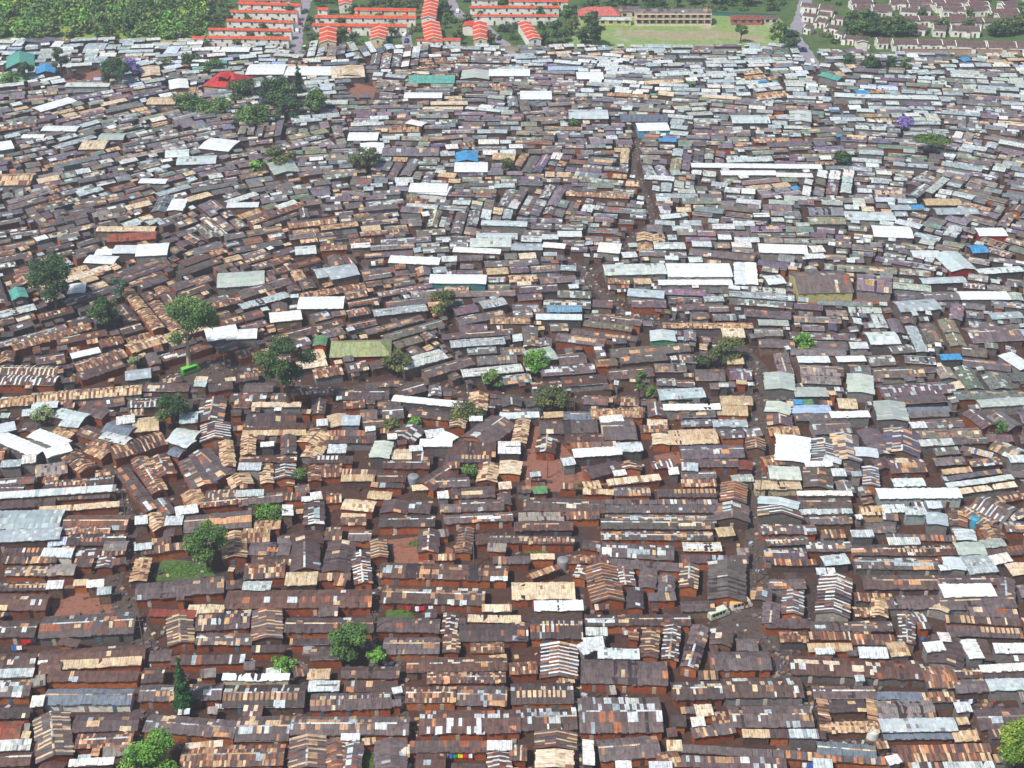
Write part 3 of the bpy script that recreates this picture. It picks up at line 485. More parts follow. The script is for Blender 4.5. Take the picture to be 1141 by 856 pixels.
def door_mesh(col):
    mb = MB(); mb.box(-.42, .42, -.05, .03, 0, 1.85, col); mb.box(-.30, .30, -.08, -.05, .15, .85, tuple(v*.8 for v in col)); mb.box(-.30, .30, -.08, -.05, .98, 1.7, tuple(v*.85 for v in col))
    return mb.mesh("door", M_PAINT)
DOORS = [door_mesh(c) for c in (P(190,176,160), P(150,140,136), P(110,70,50), P(90,120,140), P(210,200,190), P(60,44,40))]

# ------------------------------------------------------------- read survey
FASC = .24
class House: pass
def parse(tiles):
    out = []
    for ox, oy, sc, txt in tiles:
        for e in txt.replace("\n", "").split(";"):
            e = e.strip()
            if not e: continue
            e, _, lab = e.partition("#")
            t = e.split(); k = t[0]; nums = [float(v) for v in t[1:-1]]; st, _, wl = t[-1].partition("/")
            hs = House(); hs.k, hs.style, hs.wall, hs.lab = k, st, wl, lab or None; hs.lab0 = lab
            hs.n = nums; hs.X = lambda v, o=ox, s=sc: o+v/s; hs.Y = lambda v, o=oy, s=sc: o+v/s
            out.append(hs)
    return out
def place(hs, he):
    n, X, Y = hs.n, hs.X, hs.Y
    hs.he = he
    if hs.k == 'h':
        a = gp(X(n[0]), Y(n[1]), he); b = gp(X(n[2]), Y(n[3]), he); L = hypot(b[0]-a[0], b[1]-a[1]); ang = atan2(b[1]-a[1], b[0]-a[0])
        c = gp(X(n[0]), Y(n[4]), he); W = (c[0]-a[0])*-sin(ang)+(c[1]-a[1])*cos(ang)
        W = min(16, max(1.6, W))
        hs.cx, hs.cy = (a[0]+b[0])/2-sin(ang)*W/2, (a[1]+b[1])/2+cos(ang)*W/2
    elif hs.k == 'v':
        a = gp(X(n[0]), Y(n[1]), he); b = gp(X(n[2]), Y(n[3]), he); c = gp(X(n[4]), Y(n[5]), he)
        m = ((a[0]+b[0])/2, (a[1]+b[1])/2); ang = atan2(c[1]-m[1], c[0]-m[0]); L = hypot(c[1]-m[1], c[0]-m[0])
        W = abs((b[0]-a[0])*-sin(ang)+(b[1]-a[1])*cos(ang)); hs.cx, hs.cy = (m[0]+c[0])/2, (m[1]+c[1])/2
    else:
        a = gp(X(n[0]), Y(n[1]), he); b = gp(X(n[2]), Y(n[3]), he); L = hypot(b[0]-a[0], b[1]-a[1]); ang = atan2(b[1]-a[1], b[0]-a[0]); W = n[4]
        hs.cx, hs.cy = (a[0]+b[0])/2, (a[1]+b[1])/2
    if hs.k != 'h' and L < W*.6 and False: pass
    if hs.k == 'h' and L < W*.8 and W > 3.5:   # ridge along the longer side
        L, W, ang = W, L, ang+pi/2
    hs.L, hs.W, hs.ang = max(L, 1.5), W, ang
    hs.mono = W < 2.9
    # a bay of overhang is already part of the outline that was read off
    hs.L = max(1.2, hs.L-.4); hs.W = max(1.2, hs.W-.4)
    px, py = proj(hs.cx, hs.cy, he); hs.px, hs.py = px, py
    d = hs.cy*CP+(H-he)*SP; hs.area = hs.L*hs.W*(F/d)**2*((H-he)/hypot(hs.cy, H))
    return hs

near = [place(h, 2.35+rnd.uniform(-.15, .2)+(.9 if h.style in 'wqp' and len(h.style) == 1 else 0)) for h in parse(TILES)]
mid = [place(h, 3.0+rnd.uniform(-.2, .4)) for h in parse(MID)]
terr = [place(h, (3.4 if h.style == 'D' else 4.4)+rnd.uniform(-.1, .1)) for h in parse(TERR)]
surveyed = near+mid

# ---------------------------------------------------- occupancy of the plan
GX0, GY0, GS = -420.0, 150.0, .5
GW, GH = 1680, 1400
occ = np.zeros((GH, GW), bool)
def rect_cells(cx, cy, L, W, ang):
    r = hypot(L, W)/2+.6
    i0, i1 = int((cx-r-GX0)/GS), int((cx+r-GX0)/GS)+1; j0, j1 = int((cy-r-GY0)/GS), int((cy+r-GY0)/GS)+1
    i0, j0 = max(0, i0), max(0, j0); i1, j1 = min(GW, i1), min(GH, j1)
    if i1 <= i0 or j1 <= j0: return None
    xs = GX0+(np.arange(i0, i1)+.5)*GS-cx; ys = (GY0+(np.arange(j0, j1)+.5)*GS-cy)[:, None]
    u = xs*cos(ang)+ys*sin(ang); v = -xs*sin(ang)+ys*cos(ang)
    return (slice(j0, j1), slice(i0, i1)), (np.abs(u) <= L/2) & (np.abs(v) <= W/2)
def mark(cx, cy, L, W, ang):
    r = rect_cells(cx, cy, L, W, ang)
    if r: occ[r[0]] |= r[1]
def share(cx, cy, L, W, ang):
    r = rect_cells(cx, cy, L, W, ang)
    if not r: return 1
    m = r[1]; return (occ[r[0]] & m).sum()/max(1, m.sum())
def pts(txt): return [tuple(float(v) for v in p.split(",")) for p in txt.split()]
def mark_line(w, poly):
    for a, b in zip(poly[:-1], poly[1:]):
        mark((a[0]+b[0])/2, (a[1]+b[1])/2, hypot(b[0]-a[0], b[1]-a[1])+w*.6, w, atan2(b[1]-a[1], b[0]-a[0]))
lanes = [([gp(*p)[:2] for p in pts(t)], w, k) for t, w, k in LANES]

# setting outlines (survey pixels) ----------------------------------------
YARDS = [ # kind, outline
 ("red_earth_yard", "55,664 75,652 122,655 140,668 150,690 100,690 60,688", M_RED),
 ("red_earth_yard", "592,478 602,466 612,480 640,510 690,520 700,535 640,548 588,548 580,520", M_RED),
 ("red_earth_yard", "432,602 465,598 505,612 505,628 440,630", M_RED),
 ("red_earth_yard", "728,508 760,502 770,515 735,520", M_RED),
 ("grass_plot", "170,642 182,622 235,628 240,642 205,646 175,648", M_LAWN),
 ("grass_plot", "402,834 418,834 416,856 400,856", M_LAWN),
 ("grass_plot", "430,678 455,678 462,688 430,690", M_LAWN),
 ("bare_yard", "888,334 985,326 990,338 890,342", M_RED),
 ("bare_yard", "258,118 330,92 345,98 290,110", M_RED),
 ("bare_yard", "66,90 110,78 135,88 80,98", M_RED),
 ("bare_yard", "395,92 420,98 415,112 385,108", M_RED),
 ("bare_yard", "205,412 262,404 258,428 205,430", M_LANE),
 ("bare_yard", "800,690 838,672 842,712 800,712", M_LANE),
]
def sheet(name, poly, mat_, z, kind='structure'):
    me = bpy.data.meshes.new(name); me.from_pydata([(x, y, z) for x, y in poly], [], [tuple(range(len(poly)))]); me.materials.append(mat_)
    n = me.polygons[0].normal.z; me.update()
    if me.polygons[0].normal.z < 0: me.flip_normals()
    o = bpy.data.objects.new(name, me); COL.objects.link(o); o['kind'] = kind; return o
sheet("ground", [(-3000,-600),(3000,-600),(3000,5000),(-3000,5000)], M_GROUND, 0)
zz = .004
for nm, t, m in YARDS:
    zz += .0013; poly = [gp(*p)[:2] for p in pts(t)]; sheet(nm, poly, m, zz)
    ar = np.array(poly); c = ar.mean(0)
    # keep builders off the yard
    jj, ii = np.mgrid[0:GH, 0:GW] if False else (None, None)
    x0, y0 = ar.min(0); x1, y1 = ar.max(0)
    xs = np.arange(int((x0-GX0)/GS), int((x1-GX0)/GS)+1); ys = np.arange(int((y0-GY0)/GS), int((y1-GY0)/GS)+1)
    for j in ys:
        for i in xs:
            X, Y = GX0+(i+.5)*GS, GY0+(j+.5)*GS; ins = False; q = poly[-1]
            for p in poly:
                if (p[1] > Y) != (q[1] > Y) and X < (q[0]-p[0])*(Y-p[1])/(q[1]-p[1])+p[0]: ins = not ins
                q = p
            if ins and 0 <= j < GH and 0 <= i < GW: occ[j, i] = True
def ribbon(name, poly, w, m, z):
    P2 = []
    for a, b in zip(poly[:-1], poly[1:]):
        k = max(1, int(hypot(b[0]-a[0], b[1]-a[1])/4))
        for i in range(k): P2.append((a[0]+(b[0]-a[0])*i/k, a[1]+(b[1]-a[1])*i/k))
    P2.append(poly[-1]); v, f = [], []
    for i, p in enumerate(P2):
        a, b = P2[max(0, i-1)], P2[min(len(P2)-1, i+1)]; d = hypot(b[0]-a[0], b[1]-a[1])+1e-6; nx, ny = -(b[1]-a[1])/d, (b[0]-a[0])/d; ww = w/2*rnd.uniform(.85, 1.25)
        v += [(p[0]+nx*ww, p[1]+ny*ww, z), (p[0]-nx*ww, p[1]-ny*ww, z)]
        if i: f.append((2*i-2, 2*i-1, 2*i+1, 2*i))
    me = bpy.data.meshes.new(name); me.from_pydata(v, [], f); me.materials.append(m); me.update()
    o = bpy.data.objects.new(name, me); COL.objects.link(o); o['kind'] = 'structure'
# estate, school field, forest floor
EST = [gp(*p)[:2] for p in pts("225,53 360,57 470,58 640,58 660,60 735,60 880,60 900,78 950,74 1145,62 1240,60")]
far = lambda x, y: (x, y)
sheet("estate_grass", EST+[(640, 1050), (-215, 1050)], M_LAWN, .012)
sheet("scrub_ground", [gp(-150, 49)[:2], gp(0, 48)[:2], gp(120, 49)[:2], gp(228, 52)[:2], (-215, 1050), (-900, 1050)], M_SCRUB, .016)
sheet("school_field", [gp(*p)[:2] for p in pts("630,56 648,20 700,8 760,13 868,20 884,36 880,57 760,57")], M_FIELD, .020)
sheet("bare_school_yard", [gp(*p)[:2] for p in pts("690,33 760,35 800,34 852,41 850,46 800,43 752,46 700,40")], M_BARE, .024)
z0 = .028
for poly, w, k in lanes:
    z0 += .004
    ribbon("dirt_lane" if k == 'lane' else "estate_road", poly, w, M_LANE if k == 'lane' else M_ROAD, z0)
    mark_line(w*1.2, poly)
for hs in surveyed: mark(hs.cx, hs.cy, hs.L+.5, hs.W+.6, hs.ang)
for t in TREES:
    x, y, _ = gp(t[0], t[1]); mark(x, y, 2.2, 2.2, 0)

# ------------------------------------------------------------------ labels
LM = [(*gp(a, b)[:2], t) for a, b, t in LANDMARKS]
REL = ("behind", "in front of", "left of", "right of")
def sector(hx, hy, lx, ly):
    dx, dy = hx-lx, hy-ly
    if abs(dy) >= abs(dx): return 0 if dy > 0 else 1
    return 3 if dx > 0 else 2
ORD = ["nearest", "second", "third", "fourth", "fifth", "sixth", "seventh", "eighth", "ninth", "tenth", "eleventh", "twelfth", "thirteenth", "fourteenth", "fifteenth"]
ROOFP = {'d':"plain dark roof",'r':"rust-streaked dark roof",'O':"ridge row of orange sheets",'o':"rusty tan roof",'t':"tan roof",'c':"cream roof",'m':"pale-patched dark roof",'s':"pale-banded roof",'Z':"bold zebra-banded roof",'w':"white roof",'p':"pale grey roof",'g':"dull grey roof",'q':"sage grey roof",'b':"slate blue-grey roof",'l':"pale blue roof",'k':"brick-brown roof",'C':"cream roof",'B':"bright blue roof",'B2':"blue-grey roof",'T':"teal roof",'T2':"pale green roof",'K':"red roof",'G':"green roof",'N':"olive green roof",'A':"red roof",'D':"dark maroon roof"}
def auto_labels(items, noun_of, used):
    ranks = {}
    for li, (lx, ly, t) in enumerate(LM):
        for s in range(4):
            q = sorted((hypot(h.cx-lx, h.cy-ly), i) for i, h in enumerate(items) if sector(h.cx, h.cy, lx, ly) == s)
            seen = {}
            for d, i in q:
                k = noun_of(items[i]); r = seen.get(k, 0); seen[k] = r+1
                if r < 15: ranks.setdefault(i, []).append((d*(1+.25*r), r, s, li))
    for i, h in enumerate(items):
        if h.lab: used.add(h.lab); continue
        px, py = h.px, h.py
        for d, r, s, li in sorted(ranks.get(i, [])):
            if d < 2.5 and r == 0 and False: continue
            lab = f"{noun_of(h)}, {ORD[r]} {REL[s]} {LM[li][2]}"
            if lab not in used: break
        else: lab = f"{noun_of(h)} among close-packed roofs"
        used.add(lab); h.lab = lab
USED = set()

# ------------------------------------------------------ surveyed buildings
def wall_col(hs):
    if hs.wall: return WALLC[hs.wall]
    px, py = hs.px, hs.py
    if hs.style in ('w', 'p', 'q', 'l'): return ch(TIN) if px > 700 else ch(TIN+DUN)
    pm = .92 if (py > 455 and px < 800) else .35 if py > 455 else .3 if px < 500 and py > 300 else .12
    return ch(MUD) if rnd.random() < pm else ch(DUN+TIN)
def kind_of(hs):
    A = hs.L*hs.W
    if hs.style in ('w','p','q','T','K','N','B','T2','B2','l') or hs.wall in ('K','G','T','B','Y'):
        return 'iron_hall' if A > 42 or hs.py < 430 else 'iron_shed'
    if A < 34 or hs.mono: return 'shack'
    return 'row_house'
for h in surveyed: h.kind = kind_of(h)
NOUN = {'iron_hall': 'hall', 'iron_shed': 'shed', 'shack': 'shack', 'row_house': 'row house'}
def noun(h):
    size = "long" if h.L > 21 else "short" if h.L < 10 else "mid-length"
    if h.kind in ('shack', 'iron_shed'): size = "small"
    if h.kind == 'row_house' and h.k == 'v': size = "gabled"
    return f"{size} {NOUN[h.kind]} with {ROOFP[h.style]}"
auto_labels(surveyed, noun, USED)
def build_house(h, parts=True):
    root = empty(h.kind, h.cx, h.cy, 0, h.ang)
    tag(root, h.lab, {'iron_hall':'hall','iron_shed':'shed','shack':'shack','row_house':'house'}[h.kind], {'iron_hall':'pale metal halls of the settlement','iron_shed':'small metal sheds between the rows','shack':'little lean-to shacks between the rows','row_house':'row houses of the settlement'}[h.kind])
    hip = h.style in ('K', 'T2', 'N') and not h.mono
    if hip:
        mb = MB(); rise = h.W*.25; x, y, e = h.L/2+.5, h.W/2+.5, min(h.W, h.L)*.36; z = h.he; c = SIG[h.style]
        A, B, C, D = (-x,-y,z), (x,-y,z), (x,y,z), (-x,y,z); R0, R1 = (-x+e,0,z+rise), (x-e,0,z+rise)
        for i in range(8):
            f0, f1 = i/8, (i+1)/8; lp = lambda p, q, f: tuple(p[k]+(q[k]-p[k])*f for k in range(3))
            mb.quad(lp(A,B,f0), lp(A,B,f1), lp(R0,R1,f1), lp(R0,R1,f0), jit(c, .06)); mb.quad(lp(C,D,f0), lp(C,D,f1), lp(R1,R0,f1), lp(R1,R0,f0), jit(c, .06))
        mb.tri(B, C, R1, jit(c, .06)); mb.tri(D, A, R0, jit(c, .06)); mb.quad(D, C, B, A, P(70,56,54)); rise = .1
        if h.style == 'K':
            q, st_, _ = roof_mb(h.W*.5, h.L*.3, h.he+h.W*.2, 'K', cw=1.2, sag=False); mb.add(q, 0, -h.W*.12, pi/2)
    else: mb, rise, st = roof_mb(h.L, h.W, h.he, h.style, cw=.85 if h.py > 430 else 1.2, mono=h.mono, sag=h.kind != 'iron_hall')
    r = mb.build("roof", M_ROOFNEW if h.style in "wpql" and h.L*h.W > 18 else M_ROOF, root)
    if not h.mono and h.style in ('d','r','O','m','s','o','t','b') and rnd.random() < .5 and h.L > 5:
        ridge_mb(h.L, h.he, rise, ch(CREAM+WHITE+PALE) if h.style != 't' else ch(CREAM+TAN)).build("ridge_cap", M_ROOF, r)
    wc = wall_col(h)
    w = wall_mb(h.L, h.W, h.he, rise, wc, h.mono).build("wall", M_WALL, root)
    # doors where the camera side can show them
    if h.py > 430 and h.kind in ('row_house', 'iron_hall'):
        s = -1 if cos(h.ang) > 0 else 1
        if abs(cos(h.ang)) > .6:
            n = min(4, max(1, int(h.L/5)))
            for i in range(n):
                d = bpy.data.objects.new("door", rnd.choice(DOORS)); COL.objects.link(d); d.parent = root
                d.location = (-h.L/2+h.L*(i+.5)/n+rnd.uniform(-.6, .6), s*(h.W/2+.02), 0); d.rotation_euler = (0, 0, 0 if s < 0 else pi)
        else:
            s = -1 if sin(h.ang) > 0 else 1
            d = bpy.data.objects.new("door", rnd.choice(DOORS)); COL.objects.link(d); d.parent = root
            d.location = (s*(h.L/2+.02), rnd.uniform(-.6, .6), 0); d.rotation_euler = (0, 0, pi/2 if s > 0 else -pi/2)
for h in surveyed:
    HAZE_DISTRICT = haze_district(h.px, h.cy); NEWSHARE = 1 if h.lab0 or h.L*h.W > 70 else .2; FASC = .5 if h.cy > 335 else .2; build_house(h)
HAZE_DISTRICT = 0; NEWSHARE = .2

# ------------------------------------------------------------------ filler
STY = {
 'top':  dict(w=.22,p=.30,d=.18,l=.06,t=.02,c=.05,m=.10,b=.04,q=.06,B=.006,T=.005),
 'upl':  dict(d=.46,m=.22,p=.08,w=.04,c=.04,t=.04,r=.05,o=.03,g=.05),
 'upr':  dict(d=.27,m=.25,p=.20,w=.08,c=.05,q=.06,t=.03,g=.07,B=.005),
 'midl': dict(d=.22,r=.20,o=.16,O=.12,t=.11,m=.10,w=.02,p=.03,c=.05),
 'midc': dict(d=.32,r=.12,m=.24,t=.07,p=.12,c=.06,O=.04,w=.03),
 'midr': dict(d=.32,m=.28,p=.17,c=.05,g=.06,w=.05,q=.06,s=.03),
 'nl':   dict(d=.26,r=.14,O=.12,o=.20,t=.10,m=.10,s=.05,w=.03),
 'nr':   dict(d=.30,m=.22,p=.12,c=.10,o=.08,s=.08,w=.05,g=.05),
}
def zone(px, py):
    e = 20*sin(px*.021)+14*sin(px*.007+1)
    if py < 92+e*.7+.07*max(0, px-480): return 'top' if not (px < 240 and py > 100) else 'upl'
    if py < 250+e: return 'upl' if px < 640+e*3 else 'upr'
    if py < 440: return 'midl' if px < 470+e*2 else 'midc' if px < 800 else 'midr'
    return 'nl' if px < 800 else 'nr'
def pick(d):
    r = rnd.random()*sum(d.values())
    for k, v in d.items():
        r -= v
        if r <= 0: return k
    return 'd'
def tilt(px, py):          # how the rows lie, as a rise in the survey picture
    a = 0
    if py < 440:
        a += .24*math.exp(-((px-150)/230)**2-((py-320)/110)**2)+.14*math.exp(-((px-120)/200)**2-((py-160)/70)**2)+.12*math.exp(-((px-480)/130)**2-((py-395)/60)**2)
        a -= .16*math.exp(-((px-1110)/120)**2-((py-250)/110)**2)+.05*math.exp(-((px-620)/160)**2-((py-230)/60)**2)
    return a
def inside(x, y):
    px, py = proj(x, y, 0)
    lim = 50 if px < 225 else 57 if px < 900 else 66
    if px > 885 and px < 960: lim = 62
    return py > lim
class Cell: pass
cells = []
for i in range(900):
    y = rnd.uniform(165, 700); hwid = y*.42+75; x = rnd.uniform(-hwid, hwid)
    c = Cell(); c.x, c.y = x, y; px, py = proj(x, y, 0)
    t = 1.75*tilt(px, py)+rnd.gauss(0, .045)
    dep = (H)/hypot(y, H)
    c.ang = math.atan(t/dep)+radians(rnd.uniform(-4, 4))
    c.rot = rnd.random() < (.16 if py > 150 else .05)
    if c.rot: c.ang += pi/2
    c.dom = pick(STY[zone(px, py)]); cells.append(c)
CXY = np.array([(c.x, c.y) for c in cells])
fill = MB(); fillw = MB(); nfill = 0; strays = []
def put(x, y, L, W, ang, dom=None):
    global nfill
    px, py = proj(x, y, 2)
    st = dom if dom and rnd.random() < .5 else pick(STY[zone(px, py)])
    if st in 'wlBT' and L > 9: st = pick(STY[zone(px, py)])
    if st in 'wB' and L*W > 40: st = 'p' if rnd.random() < .5 else 'm'
    he = rnd.uniform(2.0, 3.0)+(.4 if st in 'wpq' else 0)
    mono = W < 2.8 or (y > 450 and W < 3.6 and rnd.random() < .5)
    if cos(ang) < -.01 or (mono and cos(ang) < 0): ang += pi
    global HAZE_DISTRICT, FASC
    HAZE_DISTRICT = haze_district(px, y); FASC = .5 if y > 335 else .24
    mb, rise, s = roof_mb(L-.4, W-.4, he, st, cw=1.0 if y < 420 else 1.5, mono=mono)
    f = fill if (-40 < px < 1181 and py < 900) else fill
    fill.add(mb, x, y, ang)
    hs = House(); hs.wall = ''; hs.style = st; hs.px, hs.py = px, py
    fillw.add(wall_mb(L-.4, W-.4, he, rise, wall_col(hs), mono), x, y, ang)
    if not mono and rnd.random() < .5 and L > 5: fill.add(ridge_mb(L-.4, he, rise, ch(CREAM+WHITE+PALE)), x, y, ang)
    mark(x, y, L+.4, W+.5, ang); nfill += 1
for ci, c in enumerate(cells):
    R = 42; ca, sa = cos(c.ang), sin(c.ang); v = -R
    while v < R:
        W = rnd.uniform(4.0, 6.0) if c.y < 370 else rnd.uniform(3.2, 5.0) if c.y < 450 else rnd.uniform(2.5, 4.0)
        u = -R+rnd.uniform(0, 6)
        while u < R:
            L = rnd.choice((rnd.uniform(5, 10), rnd.uniform(8, 15), rnd.uniform(12, 24))) if c.y < 430 else rnd.choice((rnd.uniform(3, 6), rnd.uniform(3.5, 8), rnd.uniform(5, 10), rnd.uniform(9, 18)))
            x, y = c.x+(u+L/2)*ca-v*sa, c.y+(u+L/2)*sa+v*ca
            ok = False
            if 150 < y < 705 and inside(x, y):
                d = (CXY[:, 0]-x)**2+(CXY[:, 1]-y)**2
                if d.argmin() == ci:
                    for LL in (L, L*.7, L*.45):
                        if LL < 4: break
                        xx, yy = c.x+(u+LL/2)*ca-v*sa, c.y+(u+LL/2)*sa+v*ca
                        if share(xx, yy, LL+.2, W+.3, c.ang) < .01:
                            put(xx, yy, LL, W, c.ang, c.dom); u += LL+rnd.uniform(.5, 1.6); ok = True; break
            if not ok: u += 2.0
        v += W+(rnd.uniform(.9, 1.6) if c.y < 400 else rnd.uniform(.6, 1.3))
# gaps: small shacks and lean-tos
for i in range(70000):
    y = 165+(705-165)*rnd.random()**.8; x = rnd.uniform(-1, 1)*(y*.40+72)
    if not inside(x, y): continue
    if y < 335 and i > 14000 and rnd.random() < (.75 if i < 46000 else .9): continue
    d = (CXY[:, 0]-x)**2+(CXY[:, 1]-y)**2; c = cells[d.argmin()]
    if i < 26000: L, W = rnd.uniform(4.2, 9), rnd.uniform(3, 4.6)
    elif i < 46000: L, W = rnd.uniform(2.4, 4.5), rnd.uniform(1.9, 2.8)
    else: L, W = rnd.uniform(1.5, 2.8), rnd.uniform(1.2, 1.9)
    a = c.ang+radians(rnd.uniform(-5, 5))+(pi/2 if rnd.random() < .2 else 0)
    if share(x, y, L+.2, W+.2, a) < .01: put(x, y, L, W, a)
o = fill.build("crowded_roofs", M_ROOF); tag(o, "thousands of packed iron roofs running back to the estates", "roofs", kind='stuff')
o2 = fillw.build("crowded_walls", M_WALL); o2.parent = o
print("FILL", nfill, "surveyed", len(surveyed), {k: sum(h.kind == k for h in surveyed) for k in NOUN})

# ------------------------------------------------------------------- trees
GREEN = {'dark': [P(56,84,48), P(70,98,52), P(48,72,48), P(84,106,56)], 'mid': [P(78,110,54), P(94,124,62), P(66,96,50), P(110,136,68)],
 'bright': [P(90,138,54), P(108,154,60), P(74,118,48), P(124,164,70)], 'olive': [P(100,108,60), P(84,94,54), P(118,122,70), P(72,84,50)],
 'lime': [P(106,136,48), P(122,150,54), P(88,118,42), P(138,160,60)], 'blue': [P(70,104,80), P(84,116,90), P(58,90,70)], 'acacia': [P(84,110,50), P(66,92,44), P(100,122,58)],
 'conifer': [P(40,80,40), P(50,94,44), P(32,66,38)], 'pale': [P(128,148,96), P(144,162,108), P(112,132,86)], 'jacaranda': [P(136,120,180), P(154,138,196), P(120,104,166)]}
def leaf_cloud(mb, lobes, n, size, cols, rng):
    pts_ = []
    tot = sum(r[3]*r[3] for r in lobes)
    for (lx, ly, lz, r, fl) in lobes:
        base = cols[rng.randrange(len(cols))]; k = int(n*r*r/tot)
        for _ in range(k):
            a, b = rng.uniform(0, 2*pi), rng.uniform(-1, 1); q = sqrt(1-b*b); rr = r*(rng.random()**.38)*rng.uniform(.8, 1.12)
            d = (q*cos(a), q*sin(a), b)
            p = (lx+d[0]*rr, ly+d[1]*rr, lz+d[2]*rr*fl)
            s = size*rng.uniform(.55, 1.25)
            nx, ny, nz = d[0]*.6+rng.uniform(-.7, .7), d[1]*.6+rng.uniform(-.7, .7), d[2]*.6+.45+rng.uniform(-.5, .7)
            l = sqrt(nx*nx+ny*ny+nz*nz)+1e-6; nx /= l; ny /= l; nz /= l
            ux, uy, uz = (ny, -nx, 0) if abs(nz) < .95 else (1, 0, 0); l = sqrt(ux*ux+uy*uy)+1e-6; ux /= l; uy /= l
            vx, vy, vz = ny*uz-nz*uy, nz*ux-nx*uz, nx*uy-ny*ux
            t = rng.uniform(0, pi); ct, s_t = cos(t), sin(t)
            ax, ay, az = ux*ct+vx*s_t, uy*ct+vy*s_t, uz*ct+vz*s_t; bx, by, bz = -ux*s_t+vx*ct, -uy*s_t+vy*ct, -uz*s_t+vz*ct
            w, hgt = s*.55, s
            c = base if rng.random() < .6 else cols[rng.randrange(len(cols))]; kk = rng.uniform(.72, 1.3); c = tuple(v*kk for v in c)
            m = len(mb.v)
            mb.v += [(p[0]-ax*hgt, p[1]-ay*hgt, p[2]-az*hgt), (p[0]+bx*w, p[1]+by*w, p[2]+bz*w), (p[0]+ax*hgt, p[1]+ay*hgt, p[2]+az*hgt), (p[0]-bx*w, p[1]-by*w, p[2]-bz*w)]
            mb.f.append((m, m+1, m+2, m+3)); mb.c.append(c)
def tree_meshes(h, w, kind, n, rng, leaf=.55):
    tr = MB(); cr = MB(); bark = P(92,78,66) if kind != 'pale' else P(150,138,120)
    R = w/2; lobes = []
    if kind == 'conifer':
        for i in range(16):
            t = i/15; r = R*(1-t)*.8+.25; 
            for k in range(3):
                a = rng.uniform(0, 6.28); lobes.append((cos(a)*r*.5, sin(a)*r*.5, h*(.12+.85*t), r*.62+.15, .8))
        tr.tube([(0,0,-.3),(0,0,h*.5),(.05,0,h*.97)], [.22,.14,.03], bark)
    else:
        low = .30 if kind not in ('acacia',) else .62
        if h < w*.75: low = .12
        tp = [(0,0,-.3)]; lean = rng.uniform(-.06, .06)*h
        for k in (.2, .45, .7): tp.append((lean*k+rng.uniform(-.1,.1), rng.uniform(-.1,.1), h*k))
        tr.tube(tp, [h*.028+.08, h*.022+.06, h*.015+.05, .04], P(176,160,138) if kind == 'mid' and h > 14 else bark)
        nl = rng.randint(9, 14)
        for i in range(nl):
            a = i*2.4+rng.uniform(-.4, .4); t = rng.random()
            z = h*(low+(1-low)*(.18+.66*t)); prof = sqrt(max(.08, 1-((t-.42)/.72)**2))
            rr = R*prof*rng.uniform(.35, .85); lr = R*rng.uniform(.22, .46)
            fl = rng.uniform(.6, .85)
            if kind == 'acacia': z = h*(.82+rng.uniform(-.07, .05)); fl = .28; rr = R*rng.uniform(.1, .8); lr = R*rng.uniform(.3, .45)
            if kind == 'olive': fl *= .75
            lobes.append((cos(a)*rr+lean*.7, sin(a)*rr, min(z, h-lr*fl*.75), lr, fl))
            tr.tube([(lean*.5, 0, h*.38), (cos(a)*rr*.5+lean*.6, sin(a)*rr*.5, (h*.4+z)/2), (cos(a)*rr+lean*.7, sin(a)*rr, z)], [.10+h*.006, .07, .02], bark, 5)
        lobes.append((lean, 0, h*.86-R*.1, R*.42, .8))
    leaf_cloud(cr, lobes, n, leaf, GREEN[kind], rng)
    return tr, cr
def make_tree(bx, by, ty, w, kind, label, rng):
    x, y, _ = gp(bx, by); d = y*CP+H*SP
    s = F/d; dep = math.asin(H/hypot(y, H)); ww = w/s
    ww *= 1.12; h = max(1.6, 1.22*((by-ty)/s-.22*ww*sin(dep))/cos(dep))
    n = int(min(6500, max(380, (w*(by-ty))*2.6)))
    if kind in ('blue', 'pale'): n = int(n*.5)
    if kind == 'olive': n = int(n*.8)
    leaf = max(.28, min(.62, 1.6/s)) if y > 300 else .34
    tr, cr = tree_meshes(h, ww, kind, n, rng, leaf)
    nm = "conifer_tree" if kind == 'conifer' else "acacia_tree" if kind == 'acacia' else "jacaranda_tree" if kind == 'jacaranda' else "shrub" if h < 3.2 else "leafy_tree"
    root = empty(nm, x, y, 0, rng.uniform(0, 6.28)); tag(root, label, "shrub" if nm == "shrub" else "tree", "trees growing between the roofs")
    tr.build("trunk", M_BARK, root); cr.build("crown", M_LEAF, root)
for i, t in enumerate(TREES): make_tree(*t, random.Random(100+i))

# estate garden trees: a few grown kinds, then copies --------------------
rng = random.Random(5); protos = []
for k, kd in enumerate(('dark', 'dark', 'mid', 'dark', 'olive', 'mid')):
    tr, cr = tree_meshes(rng.uniform(6, 10), rng.uniform(6, 9), kd, 520, rng, .7)
    protos.append((tr.mesh("trunk", M_BARK), cr.mesh("crown", M_LEAF)))
tocc = [(h.cx, h.cy, h.L, h.W, h.ang) for h in terr]
def clear(x, y, m=1.0):
    for cx, cy, L, W, a in tocc:
        u = (x-cx)*cos(a)+(y-cy)*sin(a); v = -(x-cx)*sin(a)+(y-cy)*cos(a)
        if abs(u) < L/2+m and abs(v) < W/2+m: return False
    return True
def road_clear(x, y):
    for poly, w, k in lanes:
        if k != 'road': continue
        for a, b in zip(poly[:-1], poly[1:]):
            dx, dy = b[0]-a[0], b[1]-a[1]; t = max(0, min(1, ((x-a[0])*dx+(y-a[1])*dy)/(dx*dx+dy*dy)))
            if hypot(x-a[0]-t*dx, y-a[1]-t*dy) < w/2+2: return False
    return True
grown = {}
bushes = MB()
